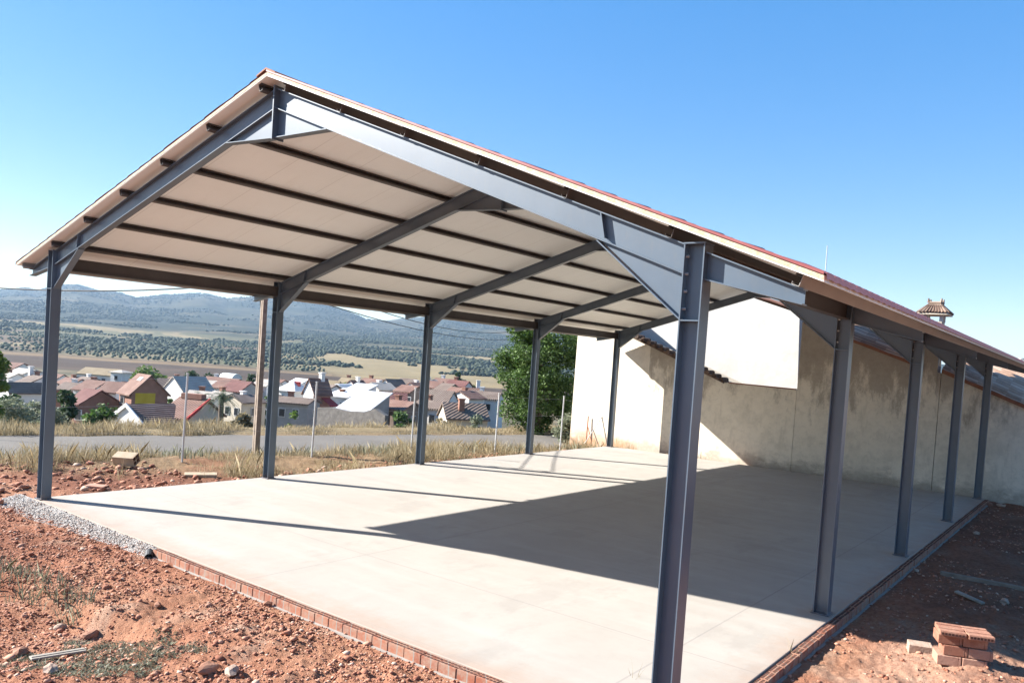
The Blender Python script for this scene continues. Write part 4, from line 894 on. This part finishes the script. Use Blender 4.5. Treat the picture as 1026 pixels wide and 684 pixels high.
# lattice concrete pole
pz = gz(-4.96, 7.68); PP = Vector((-4.96, 7.68, pz)); up_root = empty('utility_pole', PP, 'tall brown concrete utility pole with ladder like openings beside the second post', 'utility pole')
HP = 8.2; pa_ = (rh*.6-fh*.8).normalized(); pb2 = (rh*.8+fh*.6).normalized(); bw0, bw1 = .15, .11; bd0, bd1 = .07, .055
for s_ in (-1, 1):
    m = MB(); b0 = PP+pa_*s_*(bw0-.06)-Vector((0, 0, .4)); t0 = PP+pa_*s_*(bw1-.045)+Vector((0, 0, HP))
    vs = [b0+pa_*i*.06+pb2*j*bd0/1 for i in (-1, 1) for j in (-1, 1)]+[t0+pa_*i*.045+pb2*j*bd1 for i in (-1, 1) for j in (-1, 1)]
    m.add(vs, [(0, 1, 3, 2), (4, 6, 7, 5), (0, 4, 5, 1), (2, 3, 7, 6), (0, 2, 6, 4), (1, 5, 7, 3)]).build('pole_chord', M['concrete_pole'], up_root)
m = MB()
for k in range(11):
    t = k/10; z = .35+t*(HP-.5); ww = bw0+(bw1-bw0)*t-.03; m.obox(PP+Vector((0, 0, z)), pa_*ww*.75, pb2*(bd0+(bd1-bd0)*t)*.85, (0, 0, .13 if k % 5 else .3))
m.build('pole_rungs', M['concrete_pole'], up_root)
ZI = at(262, 300, 26.3).z-.1
for k, dz in enumerate((0, .35, .9)):
    q = PP+Vector((0, 0, ZI-pz+dz)); m = MB(); m.tube([q, q-pa_*.38-pb2*.05], .018, 6); m.build('insulator_arm', M['galv'], up_root)
    m = MB(); m.tube([q-pa_*.36-pb2*.05-Vector((0, 0, .02)), q-pa_*.36-pb2*.05+Vector((0, 0, .12))], .05, 8, .03); m.build('insulator', M['porcelain'], up_root)
q = PP-pa_*.4+Vector((0, 0, ZI-pz)); m = MB(); m.tube([q+Vector((0, 0, .9)), q-pa_*.12+Vector((0, 0, .3)), q+pa_*.05+Vector((0, 0, -.2)), q+pa_*.2+Vector((0, 0, -.55)), q+pa_*.25+Vector((0, 0, -1.4))], .014, 6); m.build('drop_cable', M['cable'], up_root)
def cable(lb, pts, r_=.018):
    m = MB(); m.tube(pts, r_, 6); tag(m.build('overhead_cable', M['cable']), lb, 'cable', 'overhead cables on the utility pole')
def catenary(a, b, sag, n=20): return [a.lerp(b, t)-Vector((0, 0, sag*4*t*(1-t))) for t in np.linspace(0, 1, n)]
e1 = PP-pa_*.36+Vector((0, 0, ZI-pz+.12+.35))
cable('thin cable running left from the utility pole under the eave', catenary(e1, at(-260, 247, 26), .75), .022)
e2 = PP-pa_*.36+Vector((0, 0, ZI-pz+.12+.9))
cable('thin cable sagging right from the utility pole towards the big tree', catenary(e2, at(540, 326, 60), 1.2))
cable('second thin cable below the other, right of the utility pole', catenary(e1, at(560, 330, 70), 1.3))

# ------------------------------------------------------------------ small things on the ground
def rock(name, loc, r_, mat, label, cat, sq=(1, .8, .6), seed=0):
    import bmesh
    bm = bmesh.new(); bmesh.ops.create_icosphere(bm, subdivisions=1 if r_ < .085 else 2, radius=r_*.85); rr = random.Random(seed)
    ph = [rr.uniform(0, 6) for _ in range(6)]
    for v in bm.verts:
        n_ = v.co.normalized(); k = 1+rr.uniform(-.13, .13)+.22*math.sin(n_.x*3.1+ph[0])*math.cos(n_.y*2.7+ph[1])+.13*math.sin(n_.z*5+ph[2]+n_.x*4)
        v.co = Vector((v.co.x*sq[0]*k, v.co.y*sq[1]*k, max(v.co.z*sq[2]*k, -r_*sq[2]*.6)))
    me = bpy.data.meshes.new(name); bm.to_mesh(me); bm.free()
    o = link(name, me, mat); o.location = loc; o.rotation_euler.z = rr.uniform(0, 6); return tag(o, label, cat)
def hollow_block(name, loc, dims, rz, mat, label, cat, tilt=0, holes=(3, 2)):
    """clay block: outer shell with open cells showing on one end"""
    root = empty(name, loc, label, cat); root.rotation_euler = (tilt, 0, rz)
    L, W_, H_ = dims; nx_, nz_ = holes; m = MB(); t = .012
    m.box((-L/2, -W_/2, 0), (-L/2+L-.03, W_/2, H_))                 # body behind the open cells
    m.box((L/2-.03, -W_/2, 0), (L/2, W_/2, t)); m.box((L/2-.03, -W_/2, H_-t), (L/2, W_/2, H_))
    for i in range(nx_+1):
        yy = -W_/2+(W_-t)*i/nx_; m.box((L/2-.03, yy, t), (L/2, yy+t, H_-t))
    for j in range(1, nz_): zz = H_*j/nz_; m.box((L/2-.03, -W_/2+t, zz-t/2), (L/2-.002, W_/2-t, zz+t/2))
    o = m.build('clay_body', mat, None, bevel=.006); o.parent = root
    d = MB().box((L/2-.031, -W_/2+t, t), (L/2-.029, W_/2-t, H_-t)).build('cells', M['dark_hole'], None); d.parent = root
    return root
def gp(px, py, z=-.15):
    d = ray(px, py); t = (z-CAM.z)/d.z; p = CAM+d*t
    for _ in range(6): t = (gz(p.x, p.y)-CAM.z)/d.z; p = CAM+d*t
    return p
# brick stack on the right: built up of courses
p = gp(962, 664); stz = p.z-.03
gi = 0
BD = (rh*math.cos(R(-16))+fh*math.sin(R(-16))); BA = math.atan2(BD.y, BD.x); BN = Vector((-BD.y, BD.x, 0))
for k in range(3):
    for i in range(2):
        c_ = Vector((p.x, p.y, stz+k*.115))+BD*((i-.5)*.255+(.06 if k == 1 else 0))+BN*(.06+.012*((k*7+i*3) % 3))
        lab = f"{['left', 'right'][i]} hollow brick in the {['bottom', 'middle', 'third'][k]} course of the stack at the right"
        hb = hollow_block('hollow_brick', c_, (.245, .24, .108), BA+random.uniform(-.04, .04), M['brick'], lab, 'brick', 0, (5, 2)); hb['group'] = 'bricks stacked at the right'
for i in range(2):
    c_ = Vector((p.x, p.y, stz+.345))+BD*((i-.5)*.27+.02)+BN*.05
    root = empty('flat_tile_brick', c_, f"{['left', 'right'][i]} flat ribbed clay tile lying on top of the brick stack", 'clay tile', 'bricks stacked at the right'); root.rotation_euler.z = BA+(.05 if i else -.03)
    m = MB(); m.box((-.13, -.17, 0), (.13, .17, .045)); m.box((-.13, -.165, .045), (.13, -.10, .052)); m.box((-.13, -.05, .045), (.13, .05, .052)); m.box((-.13, .10, .045), (.13, .165, .052))
    o = m.build('clay_body', M['brick'], None, bevel=.004); o.parent = root
    m = MB()
    for q in range(7): m.box((-.115+q*.034, -.1725, .011), (-.115+q*.034+.022, -.1695, .035))
    o = m.build('cells', M['dark_hole'], None); o.parent = root
p = gp(921, 652); hollow_block('clay_block', (p.x, p.y, p.z-.02), (.26, .16, .12), R(20), M['pale_stone'], 'single pale block lying left of the brick stack', 'block', R(6), (2, 2))
p = gp(127, 468); hollow_block('clay_block', (p.x, p.y, p.z+.1), (.52, .28, .24), R(35), M['block'], 'big yellowish clay block propped up in the dry grass at the left', 'block', R(24), (2, 2))
p = gp(201, 479); hollow_block('clay_block', (p.x, p.y, p.z), (.70, .22, .12), R(60), M['block'], 'long pale clay slab lying at the left edge of the floor', 'block', R(8), (2, 1))
p = gp(97, 490); hollow_block('clay_block', (p.x, p.y, p.z-.03), (.42, .2, .12), R(30), M['brick'], 'pinkish brick lying in dark soil right of the leftmost front post', 'block', R(5), (3, 1))
# planks
def plank(px0, py0, px1, py1, wd, th, label, mat='wood', lift=.03, cat='plank'):
    a, b = gp(px0, py0), gp(px1, py1); d = b-a; L = d.length; d.normalize(); n_ = d.cross(Vector((0, 0, 1))).normalized(); u_ = n_.cross(d); m = MB()
    for i in range(8):
        pass
    m.obox((a+b)/2+Vector((0, 0, lift)), d*(L/2), n_*(wd/2), u_*(th/2)); m.obox((a+b)/2+Vector((0, 0, lift+th/2+.003)), d*(L/2*.97), n_*(wd/2*.3), u_*.004)
    return tag(m.build('plank', M[mat], None, bevel=.006), label, cat)
plank(30, 664, 85, 655, .10, .02, 'splintered pale board lying on the grey weeds at lower left', lift=.05)
plank(942, 575, 1030, 592, .10, .08, 'long grey concrete beam half buried in shaded soil at the right', 'concrete_pole', .02, 'beam')
plank(958, 594, 985, 606, .09, .03, 'short broken board in shaded soil below the grey beam', 'wood', .03)
# rubble individually
RUB = [(1006, 604, .10, 'pale_stone', 'pale stone in the shaded soil above the brick stack'), (945, 507, .12, 'pale_stone', 'pale rubble lump by the last post on the right'), (990, 506, .13, 'brick', 'reddish rubble lump at the foot of the last post'), (1003, 507, .11, 'pale_stone', 'flat pale rubble beside the reddish lump near the back wall'),
       (978, 535, .09, 'pale_stone', 'small pale stone on shaded soil behind the grey beam'), (918, 572, .06, 'pale_stone', 'small flat stone on shaded soil right of the third right post'), (376, 644, .07, 'pale_stone', 'white stone chip against the front brick edging'), (348, 636, .06, 'clod', 'dark red clod beside the front brick edging'), 
       (158, 607, .08, 'clod', 'red clod in the middle of the sunny foreground'), (90, 638, .10, 'clod', 'dark red clod above the patch of grey weeds'), (60, 630, .09, 'pale_stone', 'pale pink stone left of the grey weeds'), (20, 655, .10, 'clod', 'red clod near the lower left corner'), (232, 674, .10, 'pale_stone', 'pale rock at the bottom edge right of the weeds'), (208, 672, .11, 'clod', 'red brown rock at the bottom edge beside the pale one'),
       (268, 606, .07, 'clod', 'red clod lying close to the front brick edging'), (50, 672, .09, 'pale_stone', 'grey pale stone among the weeds at lower left'), (310, 472, .12, 'brick', 'red lump in dry grass right of the second post'), (325, 470, .12, 'pale_stone', 'pale lump in dry grass right of the second post'), (433, 463, .10, 'pale_stone', 'pale stones at the foot of the third post'), (450, 462, .09, 'clod', 'red clod between the third and fourth posts'), (288, 476, .10, 'clod', 'brown clod at the foot of the second post')]
for i, (px, py, r_, mt, lb) in enumerate(RUB):
    p = gp(px, py); rock('rubble', (p.x, p.y, p.z+r_*.25), r_, M[mt], lb, 'stone', (1.1, .8, .6), i)
p = gp(170, 556); m = MB(); m.tube([(4.42, SLAB[2]-.20, -.10), (4.28, SLAB[2]-.12, -.06)], .055, 12, .055, False); m.tube([(4.42, SLAB[2]-.20, -.10), (4.28, SLAB[2]-.12, -.06)], .047, 12, .047, False); m.tube([(4.36, SLAB[2]-.165, -.08), (4.35, SLAB[2]-.16, -.076)], .05, 12)
tag(m.build('drain_pipe', M['cable']), 'black pipe end poking out where the gravel meets the bricks', 'pipe')
# rusty bar against the wall
px_, py_ = -1.42*S, yk(-1.42)-.12; m = MB(); m.tube([(px_, py_, -.3), (px_, py_+.03, 1.0)], .022, 6); m.tube([(px_+.42, py_-.1, -.3), (px_+.02, py_+.0, .6)], .016, 6)
tag(m.build('iron_stake', M['rust']), 'rusty iron stake with brace at the foot of the lit wall', 'stake')

# scattered stones (uncountable) ---------------------------------------------------------------
def ico():
    t = (1+5**.5)/2; v = np.array([(-1, t, 0), (1, t, 0), (-1, -t, 0), (1, -t, 0), (0, -1, t), (0, 1, t), (0, -1, -t), (0, 1, -t), (t, 0, -1), (t, 0, 1), (-t, 0, -1), (-t, 0, 1)], float); v /= np.linalg.norm(v[0])
    f = np.array([(0, 11, 5), (0, 5, 1), (0, 1, 7), (0, 7, 10), (0, 10, 11), (1, 5, 9), (5, 11, 4), (11, 10, 2), (10, 7, 6), (7, 1, 8), (3, 9, 4), (3, 4, 2), (3, 2, 6), (3, 6, 8), (3, 8, 9), (4, 9, 5), (2, 4, 11), (6, 2, 10), (8, 6, 7), (9, 8, 1)])
    return v, f
IV, IF = ico()
def blobs(name, P, r_, mat, label, cat, sq=.65, jit=.35):
    n = len(P); s = r_[:, None, None]*(1+jit*(rng.random((n, 12, 1))*2-1)); sc_ = np.stack([.8+.5*rng.random(n), .8+.5*rng.random(n), np.full(n, sq)], -1)[:, None, :]
    a = rng.random(n)*6.283; v = IV[None]*s*sc_; ca_, sa_ = np.cos(a)[:, None], np.sin(a)[:, None]
    v = np.stack([v[..., 0]*ca_-v[..., 1]*sa_, v[..., 0]*sa_+v[..., 1]*ca_, v[..., 2]], -1)+P[:, None, :]
    f = (IF[None]+(np.arange(n)*12)[:, None, None]).reshape(-1, 3)
    return tag(npmesh(name, v.reshape(-1, 3), f, mat), label, cat, kind='stuff')
def scatter(n, x0, x1, y0, y1, keep=None, dens=None):
    x = rng.uniform(x0, x1, n*3); y = rng.uniform(y0, y1, n*3)
    out = np.maximum(np.maximum(SLAB[0]-x, x-SLAB[1]), np.maximum(SLAB[2]-y, y-SLAB[3])) > .14
    if keep is not None: out &= keep(x, y)
    x, y = x[out][:n], y[out][:n]; return x, y
def clod_mat(name, stops):
    m = NM(name); g = m.n('ShaderNodeNewGeometry'); m.col(m.ramp(g.outputs['Random Per Island'], stops)).rough(.95); m.bump(m.noise(60, 4), .4, .01); return m.done()
cm = clod_mat('mixed_earth_stones', [(0, (.20, .075, .043)), (.5, (.36, .16, .10)), (.88, (.44, .245, .165)), (1, (.50, .38, .29))])
clump = lambda x, y: fbm(x/.8, y/.8, 3, 90)+.3*rng.random(len(x)) > .46
for n, a, b, lo_, hi_ in ((52000, (-1, 13.2), (-3.9, -.22), .004, .015), (9000, (-2, 13.5), (-4.2, -.22), .010, .028), (1500, (-3, 14), (-5, -.25), .018, .05)):
    x, y = scatter(n, *a, *b, keep=clump); r_ = lo_+(hi_-lo_)*rng.random(len(x))**2.5
    blobs('earth_stones', np.column_stack([x, y, height(x, y)+r_*.3]), r_, cm, 'loose red stones and clods on the sunny foreground soil', 'stones')
x, y = scatter(7000, 12.8, 17, -3, 20, keep=lambda x, y: fbm(x/1.1, y/1.1, 3, 95) > .42); r_ = .006+.024*rng.random(len(x))**3
blobs('earth_stones', np.column_stack([x, y, height(x, y)+r_*.3]), r_, cm, 'loose stones on the soil along the right side', 'stones')
x, y = scatter(2200, -7.2, -.2, -3, 19, keep=lambda x, y: ((y < 3.8) | (x > -1.1)) & (x < -.2) & (((x-RC.x)*RN.x+(y-RC.y)*RN.y) < -3.6)); r_ = .015+.07*rng.random(len(x))**3
blobs('earth_stones', np.column_stack([x, y, height(x, y)+r_*.3]), r_, cm, 'dark red stones along the left edge of the floor', 'stones')
# gravel heap masking the left part of the front edge
gx = np.linspace(-.75, 4.5, 110); gy = np.linspace(-1.25, -.11, 30); GX, GY = np.meshgrid(gx, gy)
wd_ = .15+.26*sst(4.6, 0, GX)*(.75+.5*fbm(GX*1.5, GX*0, 3, 19)); tt = np.clip((SLAB[2]-GY)/wd_, 0, 1)
GZ = -.012-.16*tt**1.1+(fbm(GX*7, GY*7, 3, 12)-.5)*.05*(tt > .02); GZ = np.where(GX > 4.3, GZ-.1, GZ); GZ = np.where(tt > .99, -.45, GZ); GZ = np.minimum(GZ, -.01)
gi_ = np.arange(GX.size).reshape(GX.shape); gf = np.stack([gi_[:-1, :-1], gi_[:-1, 1:], gi_[1:, 1:], gi_[1:, :-1]], -1).reshape(-1, 4)
gm = NM('gravel_mix'); gm.col(gm.ramp(gm.noise(40, 5, .8), [(.3, (.22, .20, .185)), (.5, (.33, .31, .29)), (.7, (.44, .42, .395))])).rough(.95); gm.bump(gm.noise(55, 5, .8), 1., .03)
tag(npmesh('gravel_heap', np.column_stack([GX.ravel(), GY.ravel(), GZ.ravel()]), gf, gm.done(), None, True), 'grey gravel banked against the front left of the floor', 'gravel', kind='stuff')
n = 5200; x = rng.uniform(-.8, 4.35, n); t_ = rng.random(n)**.8; y = SLAB[2]-.01-t_*(.18+.30*sst(4.6, 0, x)); z = -.012-.16*np.clip(t_, 0, 1)**1.1; z = np.maximum(z, height(x, y)); r_ = .005+.010*rng.random(n)
blobs('gravel_heap', np.column_stack([x, y, z+.003]), r_, clod_mat('gravel_stones', [(0, (.34, .22, .165)), (.3, (.32, .285, .255)), (.6, (.43, .395, .36)), (1, (.54, .50, .46))]), 'loose grey gravel stones beside the front left of the floor', 'gravel')

# grass ----------------------------------------------------------------------------------------
def blades(name, x, y, h_, mat, label, cat, wid=.012, lean=.35, z=None):
    n = len(x); z = height(x, y) if z is None else z; a = rng.random(n)*6.283; l = h_*lean*rng.random(n); b = np.column_stack([x, y, z-.02]); wv = wid*(.6+.8*rng.random(n))
    d = np.column_stack([np.cos(a), np.sin(a), np.zeros(n)]); t_ = rng.random(n)*6.283; pd = np.column_stack([np.cos(t_), np.sin(t_), np.zeros(n)])*wv[:, None]
    mid_ = b+d*(l*.35)[:, None]+np.array([0, 0, 1])*(h_*.6)[:, None]; tip = b+d*l[:, None]+np.array([0, 0, 1])*h_[:, None]
    v = np.stack([b-pd, b+pd, mid_+pd*.7, tip, mid_-pd*.7], 1).reshape(-1, 3); f = np.arange(5*n).reshape(-1, 5)
    return tag(npmesh(name, v, f, mat), label, cat, kind='stuff')
sfun = lambda x, y: (x-RC.x)*RN.x+(y-RC.y)*RN.y
n = 230000; t_ = rng.uniform(-32, 14, n); s_ = rng.uniform(-9.6, -2.7, n); x = RC.x+RD.x*t_+RN.x*s_; y = RC.y+RD.y*t_+RN.y*s_
den = fbm(x/1.3, y/1.3, 4, 101); k = (den > .41+np.where(y < 4.6, .18*sst(-5.8, -7.2, s_), .05*sst(-8, -9.6, s_)-.09)+.10*rng.random(n)) & ((x < -.35) | (y > SLAB[3]+.2)) & (y < YW-.1); x, y, s_, den = x[k], y[k], s_[k], den[k]
blades('dry_grass', x, y, (.06+.40*rng.random(len(x))**2.2)*(.4+1.0*sst(.42, .7, den)), M['straw'], 'dry straw coloured grass between the floor and the road', 'grass', wid=.0045, lean=.8)
n = 150000; t_ = rng.uniform(-40, 40, n); s_ = 2.75+7*rng.random(n)**1.5; x = RC.x+RD.x*t_+RN.x*s_; y = RC.y+RD.y*t_+RN.y*s_; den = fbm(x/2.2, y/2.2, 4, 105)
k = den > .40+.06*rng.random(n); x, y, den, s_ = x[k], y[k], den[k], s_[k]
blades('dry_grass', x, y, (.06+.38*rng.random(len(x))**2)*(.4+.9*sst(.4, .7, den)), M['straw'], 'dry golden grass on the bank beyond the road', 'grass', wid=.008, lean=.6)
n = 9000; t_ = rng.uniform(-30, 12, n); s_ = rng.uniform(-6.5, -2.9, n); x = RC.x+RD.x*t_+RN.x*s_; y = RC.y+RD.y*t_+RN.y*s_; k = (fbm(x/1.1, y/1.1, 3, 111) > .58) & (x < -.4) & (y < YW-.2); x, y = x[k], y[k]
blades('green_weeds', x, y, .1+.3*rng.random(len(x)), M['weed'], 'grey green weeds among the dry grass by the road', 'weeds', wid=.016, lean=.7)
# weed patch in the foreground
pc = gp(105, 662); n = 17000; ang = rng.random(n)*6.283; rr_ = np.sqrt(rng.random(n)); x = pc.x+np.cos(ang)*rr_*1.25*.9+np.sin(ang)*rr_*.2; y = pc.y+np.sin(ang)*rr_*.75+.15*np.cos(ang)*rr_
k = fbm(x/.22, y/.22, 3, 120) > .36+.22*rr_**3; x, y = x[k], y[k]
blades('grey_weeds', x, y, .012+.045*rng.random(len(x)), M['weed'], 'patch of low grey green weeds in the lower left foreground', 'weeds', wid=.006, lean=1.6)
# stems hanging on the little bank
n = 500; x = rng.uniform(3.0, 5.9, n); y = -2.05+(x-3.2)*.11+rng.normal(0, .10, n); k = fbm(x/.3, y/.3, 2, 130) > .45; x, y = x[k], y[k]
blades('bank_grass', x, y, .06+.20*rng.random(len(x)), M['weed'], 'thin green grass on the small earth step at left', 'grass', wid=.006, lean=.9)
# dry stalks by the near post and right edging
ST = [(795, 648, .34), (790, 655, .22), (602, 664, .30), (634, 640, .34), (625, 672, .25), (648, 676, .3)]
pts_ = []
for px, py, h_ in ST:
    if px > 700: p = gp(px, py+14)
    else: p = gp(px, py+50)
    pts_.append((p.x, p.y, h_))
x = np.repeat([q[0] for q in pts_], 7)+rng.normal(0, .02, 7*len(pts_)); y = np.repeat([q[1] for q in pts_], 7)+rng.normal(0, .02, 7*len(pts_)); h_ = np.repeat([q[2] for q in pts_], 7)*(.5+.6*rng.random(7*len(pts_)))
blades('dry_stalks', x, y, h_, M['straw'], 'few thin dry stalks growing against the brick edging', 'grass', wid=.004, lean=.5)
# twiggy dark shrub stand by the road shoulder left (the strip of shade on the asphalt)
# ------------------------------------------------------------------ groves and woods far off
def hz(x, y): return height(x, y, False)
a_, b_ = np.meshgrid(np.arange(600, 1120, 6.0), np.arange(-780, -150, 13.0)); a_ = a_.ravel()+rng.normal(0, .7, a_.size); b_ = b_.ravel()+rng.normal(0, .7, b_.size)
th = R(24); a2 = a_; b2 = b_+(a_-600)*math.tan(th)*.6
x = CAM.x+fh.x*a2+rh.x*b2; y = CAM.y+fh.y*a2+rh.y*b2; k = (b2/a2 < -.27) & (b2/a2 > -.78) & (fbm(x/90, y/90, 4, 60) > .40) & (rng.random(len(x)) > .1)
x, y = x[k], y[k]; r_ = 1.05+.7*rng.random(len(x)); blobs('olive_grove', np.column_stack([x, y, hz(x, y)+r_*.7]), r_, M['olive'], 'regular rows of olive trees on the plain beyond the village', 'olive grove', .8, .25)
n = 40000; a_ = 640+1500*rng.random(n)**1.1; pxn = rng.uniform(-.75, .12, n); b_ = a_*pxn; x = CAM.x+fh.x*a_+rh.x*b_; y = CAM.y+fh.y*a_+rh.y*b_
nn = fbm(x/140, y/140, 4, 140); tanm = (pxn > -.30)
k = ((nn > .56) & (a_ > 1000)) | ((nn > .50) & tanm & (a_ > 800)) | ((nn > .60) & (a_ > 700)); x, y = x[k], y[k]; r_ = 1.2+1.9*rng.random(len(x))**1.5
blobs('holm_oak_wood', np.column_stack([x, y, hz(x, y)+r_*.6]), r_, M['oak'], 'scattered dark oaks and scrub between the fields and the hills', 'wood', .8, .3)
n = 22000; a_ = 1500+2600*rng.random(n); pxn = rng.uniform(-.75, .15, n); b_ = a_*pxn; x = CAM.x+fh.x*a_+rh.x*b_; y = CAM.y+fh.y*a_+rh.y*b_; k = fbm(x/220, y/220, 5, 150) > .47; x, y = x[k], y[k]; r_ = 1.8+2.4*rng.random(len(x))**1.5
blobs('hillside_scrub', np.column_stack([x, y, hz(x, y)+r_*.4]), r_, M['oak'], 'dark scrub dotted over the far hillsides', 'scrub', .7, .3)

# ------------------------------------------------------------------ air
hzm = bpy.data.materials.new('haze_air'); hzm.use_nodes = True; t = hzm.node_tree; t.nodes.remove(t.nodes['Principled BSDF'])
pv = t.nodes.new('ShaderNodeVolumePrincipled'); pv.inputs['Color'].default_value = (.52, .74, 1, 1); pv.inputs['Density'].default_value = 8.5e-5; pv.inputs['Anisotropy'].default_value = .2
t.links.new(pv.outputs[0], t.nodes['Material Output'].inputs['Volume'])
zmin, zmax = float(Z.min()), float(Z.max())
o = MB().box((CAM.x-9200, CAM.y-9200, zmin-1.2), (CAM.x+9200, CAM.y+9200, zmax+15)).build('haze', hzm)
tag(o, 'pale blue summer haze filling the valley air', 'haze', kind='stuff')
